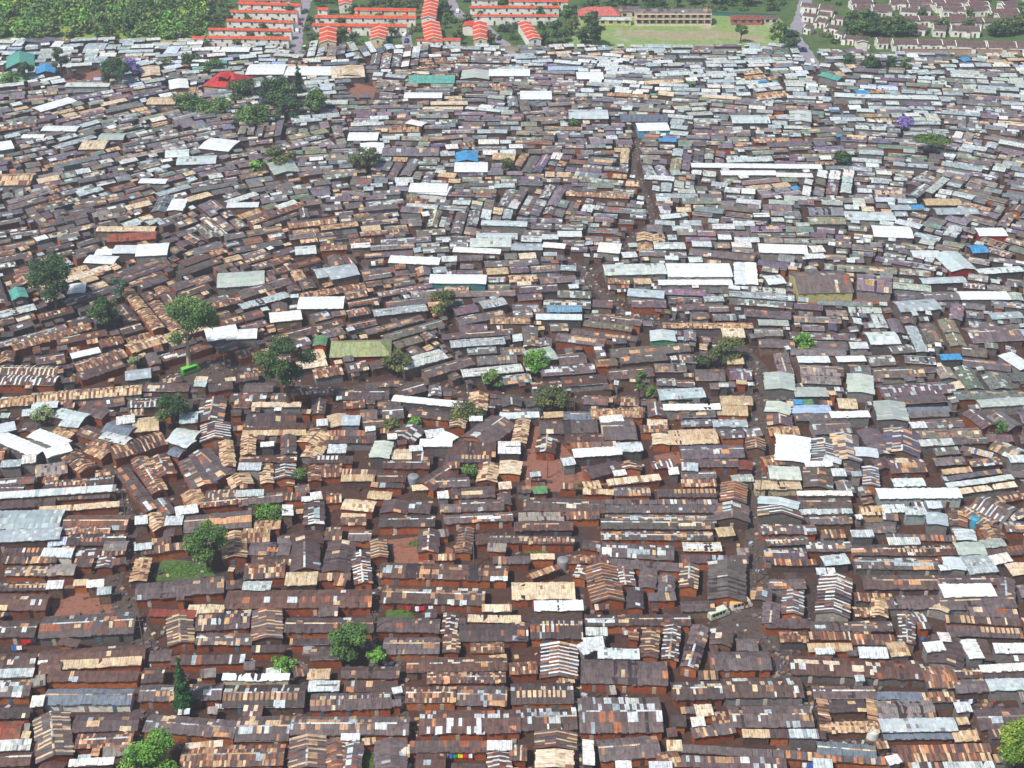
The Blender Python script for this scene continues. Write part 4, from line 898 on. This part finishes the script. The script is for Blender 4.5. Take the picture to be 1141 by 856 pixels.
def estate_tree(px, py, sc, label, group):
    x, y, _ = gp(px, py)
    if not (clear(x, y, 1.6) and road_clear(x, y)): return False
    grown[group] = grown.get(group, 0)+1
    if grown[group] > 145:              # the rest of the greenery is low bushes
        r_ = rng.uniform(1.2, 2.6); kd = rng.choice(('dark', 'dark', 'mid', 'olive'))
        leaf_cloud(bushes, [(x+rng.uniform(-1, 1)*r_, y+rng.uniform(-.5, .5)*r_, r_*.6, r_*.8, .75) for k in range(4)], 150, .6, GREEN[kd], rng); return True
    a, b = protos[rng.randrange(6)]
    r = empty("garden_tree", x, y, 0, rng.uniform(0, 6)); r.scale = (sc, sc, sc*rng.uniform(.85, 1.1)); tag(r, label, "tree", group)
    for nm, me in (("trunk", a), ("crown", b)):
        o = bpy.data.objects.new(nm, me); COL.objects.link(o); o.parent = r
    return True
for i in range(900):
    px, py = rng.uniform(228, 610), rng.uniform(-4, 56)
    if i < 170 or rng.random() < .45: estate_tree(px, py, rng.uniform(.3, .75), "small leafy garden tree between the red-roofed terraces", "garden trees of the red-roofed estate")
for (x0, x1, y0, y1, n) in ((945, 1141, 34.5, 41.5, 110), (1040, 1141, 26, 33, 14), (945, 975, 20, 34, 24), (960, 1141, 1, 28, 26), (612, 665, 8, 50, 26), (660, 880, 1, 8, 40), (880, 960, 0, 55, 22), (690, 880, 10, 14, 14)):
    for i in range(n): estate_tree(rng.uniform(x0, x1), rng.uniform(y0, y1), rng.uniform(.5, .95), "dark leafy tree in the green belt around the maroon-roofed terraces and school" , "green belt trees by the far terraces and school")

tag(bushes.build("garden_bushes", M_LEAF), "low dense garden bushes and hedges among the estate terraces", "bushes", kind='stuff')
# the wood at the upper left ---------------------------------------------
wood = MB(); rng = random.Random(12)
def wn(x, y): return sin(x*.05+1.3)+sin(y*.043+x*.02)+sin(x*.11-y*.09)
for i in range(3600):
    y = rng.uniform(640, 900); px = rng.uniform(-420, 236)
    x = (px-CX)/F*(y*CP+H*SP)
    qx, qy = proj(x, y, 0)
    if qy > 44+2*sin(qx*.05) or qx > 236-max(0, qy-5)*.1: continue
    w = wn(x, y)
    if sin(x*.031+2)*sin(y*.037+x*.012)+.35*sin(x*.13+y*.1) > .42 and rng.random() < .86: continue
    kd = 'lime' if w > 1.5 else 'bright' if w > .8 else 'mid' if w > -.3 else 'dark' if w > -1.4 else 'olive'
    if rng.random() < .35: kd = rng.choice(('olive', 'olive', 'mid', 'dark', 'acacia'))
    R = rng.choice((rng.uniform(1.4, 3), rng.uniform(2.6, 5), rng.uniform(4, 6.6))); hh = R*rng.uniform(.9, 1.7)
    lob = [(x+rng.uniform(-.6, .6)*R, y+rng.uniform(-.6, .6)*R, hh*rng.uniform(.45, .9), R*rng.uniform(.4, .7), .75) for k in range(5)]
    leaf_cloud(wood, lob, 85, 1.0, [tuple(v*1.3 for v in c) for c in GREEN[kd]], rng)
tag(wood.build("wood", M_LEAF), "green bushy wood above the pale roofs at the settlement's edge", "wood", kind='stuff')

# grass and rubbish -------------------------------------------------------
gr = MB(); rng = random.Random(3)
for t, n in (("172,646 182,624 238,630 242,642", 900), ("402,836 418,836 416,858 400,858", 350), ("430,680 455,678 462,686", 200), ("452,606 466,602 464,610", 160), ("55,690 72,686 74,692", 120), ("575,614 610,612 608,618", 200), ("640,535 660,540 640,548", 120), ("1080,692 1075,700 1062,694", 120), ("800,328 830,332 815,336", 160), ("880,244 900,290 930,292", 160), ("218,566 260,560 258,568", 260), ("690,328 712,332 680,336", 160)):
    q = [gp(*p) for p in pts(t)]
    for i in range(n):
        w = [rng.random()**1.2 for _ in q]; s = sum(w); x = sum(a*b[0] for a, b in zip(w, q))/s; y = sum(a*b[1] for a, b in zip(w, q))/s
        leaf_cloud(gr, [(x, y, .08, .4, .25)], 3, .2, [P(92,124,56), P(106,136,62), P(80,104,50)], rng)
tag(gr.build("grass_tufts", M_LEAF), "short green grass growing in yards and lane verges", "grass", kind='stuff')
db = MB(); rng = random.Random(9)
k = 0
while k < 8500:
    if rng.random() < .55:
        poly, w, kk = rng.choice([l for l in lanes if l[2] == 'lane']); i = rng.randrange(len(poly)-1); t = rng.random(); a, b = poly[i], poly[i+1]
        x, y = a[0]+(b[0]-a[0])*t+rng.gauss(0, w*.6), a[1]+(b[1]-a[1])*t+rng.gauss(0, w*.6)
    else:
        y = rng.uniform(190, 430); x = rng.uniform(-1, 1)*(y*.4+40)
    i, j = int((x-GX0)/GS), int((y-GY0)/GS)
    k += 1
    s = rng.uniform(.12, .6)*(1 if y < 400 else .7); b = MB(); c = rng.choice(CREAM[:2]+GREY+GREY+TAN[:2]+OLDRUST+PALE[:2]+DARK+DARK+DARK+([P(60,110,170), P(170,60,60)] if rng.random() < .3 else []))
    b.box(-s, s, -s*rng.uniform(.3, 1), s*rng.uniform(.3, 1), 0, s*rng.uniform(.15, 1.0), tuple(v*rng.uniform(.75, .95) for v in c))
    db.add(b, x, y, rng.uniform(0, 3.1))
tag(db.build("rubbish", M_PAINT), "scattered rubbish, boards and scrap lying in the lanes", "rubbish", kind='stuff')

# --------------------------------------------------------- estate terraces
for h in terr: h.kind = 'terrace_house'
LM_town = LM
LM = [(*gp(a, b)[:2], t) for a, b, t in ((338,22,"the estate road"),(740,20,"the school"),(230,25,"the wood"),(545,35,"the second estate road"),(975,72,"the row of dark trees"),(897,25,"the main road"),(430,45,"the twin red gables"),(1100,55,"the longest maroon roof"),(1040,20,"the upper maroon rows"),(300,30,"the stacked red rows"))]
auto_labels(terr, lambda h: ("gable-end " if h.k == 'v' else "")+("white terrace with "+ROOFP[h.style]), USED)
LM = LM_town
def win_mesh(w, hh, c):
    mb = MB(); mb.box(-w/2, w/2, -.05, .04, 0, hh, c); mb.box(-w/2-.08, w/2+.08, -.09, .02, -.12, -.01, P(210,206,196)); return mb.mesh("window", M_GLASS)
WIN = win_mesh(1.0, 1.15, P(74,72,78)); TD = win_mesh(.95, 2.05, P(110,70,52))
for h in terr:
    root = empty("terrace_house", h.cx, h.cy, 0, h.ang); tag(root, h.lab, "terrace", "estate terraces beyond the settlement")
    rs = 'A' if h.style == 'K' else h.style
    mb, rise, st = roof_mb(h.L, h.W, h.he, rs, cw=1.6, sag=False); rf = mb.build("roof", M_ROOF, root)
    wc = P(242,240,230) if rnd.random() < .75 or rs == 'D' else P(226,210,172)
    wall_mb(h.L, h.W, h.he, rise, wc).build("wall", M_PLASTER, root)
    n = max(1, int(h.L/5.2))
    for i in range(n+1):                    # party walls standing through the roof, with a chimney on some
        if h.k == 'v' or i % 2 == 0 and h.style == 'D':
            x = -h.L/2+h.L*i/n; m = MB(); a = .16; e = h.W/2+.35
            for s in (-1, 1):
                z0_, z1_ = h.he+rise+.32, h.he+.22
                v = [(x-a, 0, z0_-.5), (x-a, s*e, z1_-.5), (x-a, s*e, z1_), (x-a, 0, z0_), (x+a, 0, z0_-.5), (x+a, s*e, z1_-.5), (x+a, s*e, z1_), (x+a, 0, z0_)]
                b0 = len(m.v); m.v += v
                for f in ((0,1,2,3), (7,6,5,4), (3,2,6,7), (1,5,6,2)): m.f.append(tuple(b0+q for q in (f if s < 0 else f[::-1]))); m.c.append(P(240,238,228))
            m.build("parapet", M_PLASTER, rf)
    s = (-1 if cos(h.ang) > 0 else 1)
    if h.k == 'h':
        for i in range(n):
            xm = -h.L/2+h.L*(i+.5)/n
            for dx, me, z in ((1.1, TD, .02), (-1.1, WIN, 2.9 if h.he > 4 else 1.0)):
                if n > 9 and dx > 1 and z > 2: continue
                o = bpy.data.objects.new("window" if me is WIN else "door", me); COL.objects.link(o); o.parent = root; o.location = (xm+dx, s*(h.W/2+.02), z); o.rotation_euler = (0, 0, 0 if s < 0 else pi)
        for i in range(n):                  # porch blocks break the front
            if (i+int(h.L)) % 2 == 0 and h.W > 4:
                m = MB(); xm = -h.L/2+h.L*(i+.5)/n-2.2; y0 = s*(h.W/2+.01); y1 = s*(h.W/2+1.3)
                m.box(xm-.9, xm+.9, min(y0, y1), max(y0, y1), -.2, 2.6, jit(wc, .05)); m.quad((xm-1.1, y0, 3.0), (xm-1.1, y1*1.02, 2.65), (xm+1.1, y1*1.02, 2.65), (xm+1.1, y0, 3.0), SIG['A'] if rs == 'A' else SIG['D'])
                m.build("porch", M_PLASTER, root)
    else:
        for z in (.9, 2.8 if h.he > 4 else .9)[:2 if h.he > 4 else 1]:
            o = bpy.data.objects.new("window", WIN); COL.objects.link(o); o.parent = root; sg = -1 if sin(h.ang) > 0 else 1
            o.location = (sg*(h.L/2+.02), 0, z); o.rotation_euler = (0, 0, pi/2 if sg > 0 else -pi/2)

# ------------------------------------------------------------------ school
def block(nm, px0, px1, pyb, depth, he, roofk, wallc, label, storeys=1, hip=False, bays=3.2, group="school buildings around the field"):
    a, b = gp(px0, pyb), gp(px1, pyb); L = hypot(b[0]-a[0], b[1]-a[1]); ang = atan2(b[1]-a[1], b[0]-a[0])
    cx, cy = (a[0]+b[0])/2-sin(ang)*depth/2, (a[1]+b[1])/2+cos(ang)*depth/2
    root = empty(nm, cx, cy, 0, ang); tag(root, label, "school block", group)
    if hip:
        rise = depth*.34; m = MB(); x, y, e = L/2+.5, depth/2+.5, min(depth/2, L/2-1)
        A, B, C, D = (-x,-y,he), (x,-y,he), (x,y,he), (-x,y,he); R0, R1 = (-x+e, 0, he+rise), (x-e, 0, he+rise); c = P(196,104,96)
        m.quad(A, B, R1, R0, c); m.quad(C, D, R0, R1, jit(c, .05)); m.tri(B, C, R1, jit(c, .05)); m.tri(D, A, R0, jit(c, .05)); m.quad(D, C, B, A, P(80,60,60)); m.build("roof", M_ROOF, root); rise = 0.1
    else:
        mb, rise, st = roof_mb(L, depth, he, roofk, cw=2, sag=False); mb.build("roof", M_ROOF, root)
    wall_mb(L, depth, he, rise, wallc).build("wall", M_WALL, root)
    n = max(2, int(L/bays))
    for sidx in range(storeys):
        m = MB(); z = .2+2.7*sidx
        if storeys > 1:
            m.box(-L/2, L/2, -depth/2-1.4, -depth/2-.02, z+2.6, z+2.8, P(222,206,176)); m.box(-L/2, L/2, -depth/2-1.4, -depth/2-1.28, z-.1 if sidx else 0, z+.75, P(232,216,186)); m.build("gallery", M_WALL, root)
        for i in range(n):
            xm = -L/2+L*(i+.5)/n
            o = bpy.data.objects.new("window", SWIN); COL.objects.link(o); o.parent = root; o.location = (xm, -depth/2-.03, z+.95)
            if storeys > 1:
                q = MB(); q.box(xm+L/n/2-.15, xm+L/n/2+.15, -depth/2-1.38, -depth/2-1.1, z+.8, z+2.6, P(226,210,182)); q.build("pillar", M_WALL, root)
SWIN = win_mesh(1.7, 1.35, P(66,36,36))
block("school_block", 645, 690, 24.5, 9, 3.2, 'K', P(226,200,170), "pink hipped school hall at the near corner of the field", hip=True)
block("school_block", 667, 703, 28.5, 5, 2.6, 'p', P(214,206,150), "low yellowish classroom row in front of the pink hipped hall")
block("school_block", 691, 711, 20.5, 8, 3.4, 'g', P(228,210,180), "short brown-roofed block joining the hipped hall and two-storey block")
block("school_block", 708, 792, 28, 8, 5.6, 'g', P(232,216,190), "long two-storey school block with red galleries facing the field", storeys=2)
block("school_block", 815, 849, 28, 6, 2.9, 'k', P(190,110,96), "low red-walled classroom row at the field's far end")
block("school_block", 851, 866, 27.5, 5, 2.9, 'D', P(214,206,196), "shortest white-walled classroom beside the red-walled row")
# ---------------------------------------------------------------- vehicles
def vehicle(nm, px, py, L, W, Hh, heading, body, roof, label, cat, cab=None, group=None):
    x, y, _ = gp(px, py); root = empty(nm, x, y, 0, heading); tag(root, label, cat, group)
    m = MB(); z0_, zb, zt = .35, Hh*.52, Hh; hx, hy = L/2, W/2; t = .12
    prof = [(-hx, z0_), (hx, z0_), (hx, zb*.95), (hx-L*.05, zb), (hx-L*.12, zt-.08), (hx-L*.16, zt), (-hx+.15, zt), (-hx, zt-.2)]
    n = len(prof); v = [(a, -hy+(t if z > zb+.01 else 0), z) for a, z in prof]+[(a, hy-(t if z > zb+.01 else 0), z) for a, z in prof]
    m.v += v
    for i in range(n):
        j = (i+1) % n; m.f.append((i, i+n, j+n, j)); m.c.append(roof if i in (5, 6) else body)
    m.f.append(tuple(range(n))); m.c.append(body); m.f.append(tuple(range(2*n-1, n-1, -1))); m.c.append(body)
    m.build("body", M_PAINT, root)
    g = MB(); k = max(2, int(L/1.3))
    for s in (-1, 1):
        for i in range(k):
            xa = -hx+.35+(L*.82-.5)*i/k; xb = xa+(L*.82-.5)/k-.14; yy = s*(hy-t*.35)
            p = [(xa, yy+s*.02, zb+.12), (xb, yy+s*.02, zb+.12), (xb, s*(hy-t)+s*.03, zt-.22), (xa, s*(hy-t)+s*.03, zt-.22)]
            g.quad(*(p if s < 0 else p[::-1]), P(40,46,54))
    g.quad((hx-L*.055, -hy+.25, zb+.06), (hx-L*.055, hy-.25, zb+.06), (hx-L*.115, hy-.3, zt-.16), (hx-L*.115, -hy+.3, zt-.16), P(40,46,54))
    g.build("windows" if False else "glazing", M_GLASS, root)
    for sx in (-.3, .32):
        for s in (-1, 1):
            w = MB(); c0 = (sx*L, s*(hy-.12), .36); w.tube([(c0[0], c0[1]-.11, c0[2]), (c0[0], c0[1]+.11, c0[2])], [.36, .36], P(36,34,34), 14); w.f.append(tuple(range(13, -1, -1))); w.c.append(P(36,34,34))
            hub = MB(); hub.tube([(c0[0], c0[1]+s*.10, c0[2]), (c0[0], c0[1]+s*.13, c0[2])], [.19, .17], P(170,168,164), 10)
            wo = w.build("wheel", M_PAINT, root); hub.build("rim", M_PAINT, wo)
    return root
vehicle("minibus", 800, 687, 5.2, 1.9, 2.2, radians(28), P(196,206,176), P(206,214,190), "pale green and white minibus at the edge of the narrow lane", "minibus", group="minibuses parked by the narrow lane")
vehicle("minibus", 825, 677, 5.2, 1.9, 2.2, radians(20), P(222,216,204), P(214,176,80), "white minibus with yellow roof parked ahead of the pale green one", "minibus", group="minibuses parked by the narrow lane")
vehicle("minibus", 213, 415, 5.6, 1.9, 2.2, radians(38), P(70,170,50), P(100,200,64), "bright lime green minibus standing under the tall pale-trunked tree", "minibus")
rng = random.Random(21)
CARL = ["white", "silver", "dark blue", "dark red", "grey", "black"]
CARC = [P(236,236,234), P(180,184,190), P(50,66,110), P(130,40,40), P(120,120,124), P(50,50,54)]
for i, (px, py, k) in enumerate(((889,46,0),(896,57,2),(893,18,1),(905,70,0),(340,14,4),(334,27,3),(331,36,0),(510,14,0),(536,29,1),(556,44,5),(452,40,0),(453,47,2))):
    a = rng.uniform(1.2, 1.9)
    vehicle("parked_car", px, py, 4.3, 1.75, 1.5, a, CARC[k], CARC[k], CARL[k]+" car on the "+("main road" if px > 880 else "first estate road" if px < 345 else "second estate road" if px > 500 else "short estate drive")+(" bend beside the school trees" if i == 0 else " where it enters the settlement" if i in (1, 6, 9) else " nearest the settlement" if i in (3, 11) else " farthest from the settlement" if i in (2, 4, 7) else " halfway along"), "car", group="cars on the estate roads")

# -------------------------------------------------- washing lines, tanks, poles
def washing_line(px, py, span, ang, cols, label):
    x, y, _ = gp(px, py); root = empty("washing_line", x, y, 0, ang); tag(root, label, "washing line")
    for s in (-1, 1):
        m = MB(); m.tube([(s*span/2, 0, -.2), (s*span/2, 0, 2.2)], [.07, .05], P(90,70,56), 6); m.build("post", M_BARK, root)
    m = MB(); m.tube([(-span/2+span*i/8, 0, 2.1-.18*sin(pi*i/8)) for i in range(9)], [.02]*9, P(80,80,80), 5); m.build("line", M_PAINT, root)
    xx = -span/2+.3; i = 0
    while xx < span/2-.5:
        w = rnd.uniform(.6, 1.2); c = cols[i % len(cols)]; hh = rnd.uniform(.8, 1.25); m = MB(); n = 5
        for k in range(n):
            xa, xb = xx+w*k/n, xx+w*(k+1)/n; q = lambda xv: .07*sin(xv*9); zt = lambda xv: 2.1-.18*sin(pi*(xv+span/2)/span)
            m.quad((xa, q(xa)*.2, zt(xa)), (xb, q(xb)*.2, zt(xb)), (xb, -.25+q(xb), zt(xb)-hh), (xa, -.25+q(xa), zt(xa)-hh), c)
        m.build("cloth", M_CLOTH, root); xx += w+.12; i += 1
W_, R_, Y_, G_, B_, K_ = P(240,240,240), P(200,40,50), P(240,200,40), P(40,150,80), P(60,110,190), P(60,50,70)
for a in ((508,848,7,.0,(R_,W_,B_,G_,Y_),"coloured washing line of red, white, green and yellow in a near yard"),(372,738,7,-.05,(W_,W_,R_,W_,G_),"white and red washing under the wide round leafy tree"),(705,709,5,.2,(W_,R_,W_,K_),"red and white washing above the white-banded gable"),(103,820,6,.1,(R_,W_,R_),"red and white washing behind the near orange-tiled row"),(34,720,4,.1,(R_,R_,K_),"bright red washing behind the far left dark row"),(20,727,3,0,(B_,W_),"blue and white washing next to the bright red washing"),(292,794,5,0,(W_,Y_,W_),"white and yellow washing beside the pale-tiled row"),(466,683,6,0,(R_,K_,W_),"dark and red washing on the walled grass plot verge"),(250,792,4,0,(W_,W_),"plain white washing between two orange-tiled rows"),(905,858,5,0,(W_,B_),"white and blue washing in the near lane"),(1075,787,5,.1,(W_,K_,B_),"white, blue and dark washing beside the near lane's tin stalls"),(1120,772,5,0,(W_,R_,W_),"white and red washing below the pale grey roofs")): washing_line(*a)
def tank(px, py, r, hgt, col, label):
    x, y, _ = gp(px, py); root = empty("water_tank", x, y, 0); tag(root, label, "water tank")
    m = MB(); zs = [(0, .98), (.12, 1)]
    for i in range(1, 8): zs += [(hgt*i/8-.05, 1), (hgt*i/8, .96), (hgt*i/8+.05, 1)]
    zs += [(hgt, .97), (hgt*1.1, .7), (hgt*1.16, .3)]
    m.tube([(0, 0, .5+z) for z, k in zs], [r*k for z, k in zs], col, 20); m.build("tank_shell", M_PAINT, root)
    l = MB(); l.tube([(0, 0, .5+hgt*1.16), (0, 0, .5+hgt*1.16+.1)], [r*.32, r*.3], tuple(v*.8 for v in col), 14); l.build("lid", M_PAINT, root)
    s = MB(); s.box(-r*1.05, r*1.05, -r*1.05, r*1.05, -.2, .5, P(130,110,96)); s.build("stand", M_WALL, root)
tank(971, 822, 1.5, 1.8, P(206,206,200), "round pale water tank in front of the tan horseshoe house")
tank(1085, 588, 1.2, 2.4, P(60,150,180), "blue water tank beside the tan vaulted roof")
tank(345, 726, 1.4, 1.2, P(150,148,146), "dull grey round water tank beside the wide round leafy tree")
tank(627, 635, 1.4, 2.6, P(140,136,136), "grey metal water tank beside the tilted tan roof")
tank(461, 541, 1.5, 2.4, P(130,136,140), "grey water tank by the dark lane below the white L-shaped roof")
def pole(px, py, hgt, label):
    x, y, _ = gp(px, py); root = empty("utility_pole", x, y, 0, rnd.uniform(0, 3)); tag(root, label, "utility pole", "wooden utility poles")
    m = MB(); m.tube([(0, 0, -.3), (.04, 0, hgt*.5), (0, .05, hgt)], [.17, .14, .1], P(120,100,84), 8); m.build("pole_shaft", M_BARK, root)
    c = MB(); c.box(-.9, .9, -.06, .06, hgt-.7, hgt-.55, P(96,80,68)); c.build("crossarm", M_BARK, root)
    for x_ in (-.75, 0, .75):
        i = MB(); i.tube([(x_, 0, hgt-.55), (x_, 0, hgt-.35)], [.06, .04], P(200,200,196), 6); i.build("insulator", M_PAINT, root)
for a in ((528,632,8,"pole rising beside the small banded gable near the walled grass plot"),(640,462,8,"pale pole at the cross lane next to the wide olive tree"),(610,533,7,"thin pole standing in the red earth clearing"),(846,560,8,"pole in the narrow lane beside the long cream hall"),(842,650,8,"pole in the narrow lane just behind the two minibuses"),(140,575,8,"pole in the dirt lane beside the pale blue shed"),(160,720,8,"pole at the bend of the dirt lane before the red earth yard"),(417,712,8,"pole in the alley beside the wide round leafy tree"),(716,215,8,"pole in the upper dirt lane"),(252,420,8,"pole near the bright green bus")): pole(*a)
# fences and boundary wall of the estate ----------------------------------
def long_wall(poly, hh, th, col, label, nm="boundary_wall", cap=None):
    P2 = [gp(*p) for p in pts(poly)]; x0_, y0_, _ = P2[0]; root = empty(nm, x0_, y0_); tag(root, label, "wall")
    m = MB(); c2 = MB()
    for a, b in zip(P2[:-1], P2[1:]):
        L = hypot(b[0]-a[0], b[1]-a[1]); t = MB(); t.box(-L/2, L/2, -th/2, th/2, -.3, hh, col); an = atan2(b[1]-a[1], b[0]-a[0]); m.add(t, (a[0]+b[0])/2-x0_, (a[1]+b[1])/2-y0_, an)
        t = MB(); t.box(-L/2, L/2, -th/2-.08, th/2+.08, hh, hh+.15, tuple(v*.85 for v in col)); c2.add(t, (a[0]+b[0])/2-x0_, (a[1]+b[1])/2-y0_, an)
    m.build("wall_body", M_WALL, root); c2.build("coping", M_WALL, root)
long_wall("345,57 420,57.5 530,57 640,57", 2.2, .3, P(190,170,150), "long pale wall dividing the red-roofed estate from the shacks")
long_wall("-60,49 60,48 150,49.5 228,52", 2.0, .3, P(170,120,100), "reddish wall running along the foot of the green wood")
long_wall("1005,60 1080,60 1145,61", 2.2, .3, P(190,160,140), "brownish wall below the longest maroon terrace roof")
long_wall("700,12 760,16 865,20", 1.8, .3, P(70,120,110), "teal-green wall along the back of the school field")

# -------------------------------------------------------------- sky and sun
world = bpy.data.worlds.new("World"); scene.world = world; world.use_nodes = True; nt = world.node_tree
sky = nt.nodes.new("ShaderNodeTexSky"); sky.sky_type = 'NISHITA'; sky.sun_disc = False
EL = radians(SUN_EL); SX, SY = SUN_AZ; l = hypot(SX, SY); SX, SY = SX/l, SY/l
sky.sun_elevation = EL; sky.sun_rotation = atan2(SX, SY); sky.air_density = 1.2; sky.dust_density = 2.0
bg = nt.nodes["Background"]; bg.inputs["Strength"].default_value = SKY_STR; nt.links.new(sky.outputs["Color"], bg.inputs["Color"])
from mathutils import Vector
sd = bpy.data.lights.new("sun", 'SUN'); sd.energy = SUN_STR; sd.angle = radians(2.5); sd.color = (1, .97, .92)
so = bpy.data.objects.new("sun", sd); COL.objects.link(so); so.rotation_euler = Vector((SX*cos(EL), SY*cos(EL), sin(EL))).to_track_quat('Z', 'Y').to_euler()
so.location = (0, 0, 400)
if HAZE > 0:
    m = bpy.data.materials.new("air"); m.use_nodes = True; t = m.node_tree; t.nodes.clear(); ou = t.nodes.new("ShaderNodeOutputMaterial"); pv = t.nodes.new("ShaderNodeVolumePrincipled")
    pv.inputs["Color"].default_value = (.80, .88, 1, 1); pv.inputs["Density"].default_value = HAZE; pv.inputs["Anisotropy"].default_value = .2
    t.links.new(pv.outputs["Volume"], ou.inputs["Volume"])
    hz = MB(); hz.box(-3200, 3200, -800, 5200, -1.5, H+25, (1, 1, 1)); ho = hz.build("haze", m); ho['kind'] = 'stuff'; ho['label'] = "thin pale haze over the whole settlement"
vs = scene.view_settings; vs.view_transform = 'Standard'; vs.look = 'None'; vs.exposure = EXPO; vs.gamma = 1
scene.render.engine = 'CYCLES'; scene.cycles.max_bounces = 5; scene.cycles.diffuse_bounces = 3; scene.cycles.volume_bounces = 0; scene.cycles.use_denoising = DENOISE
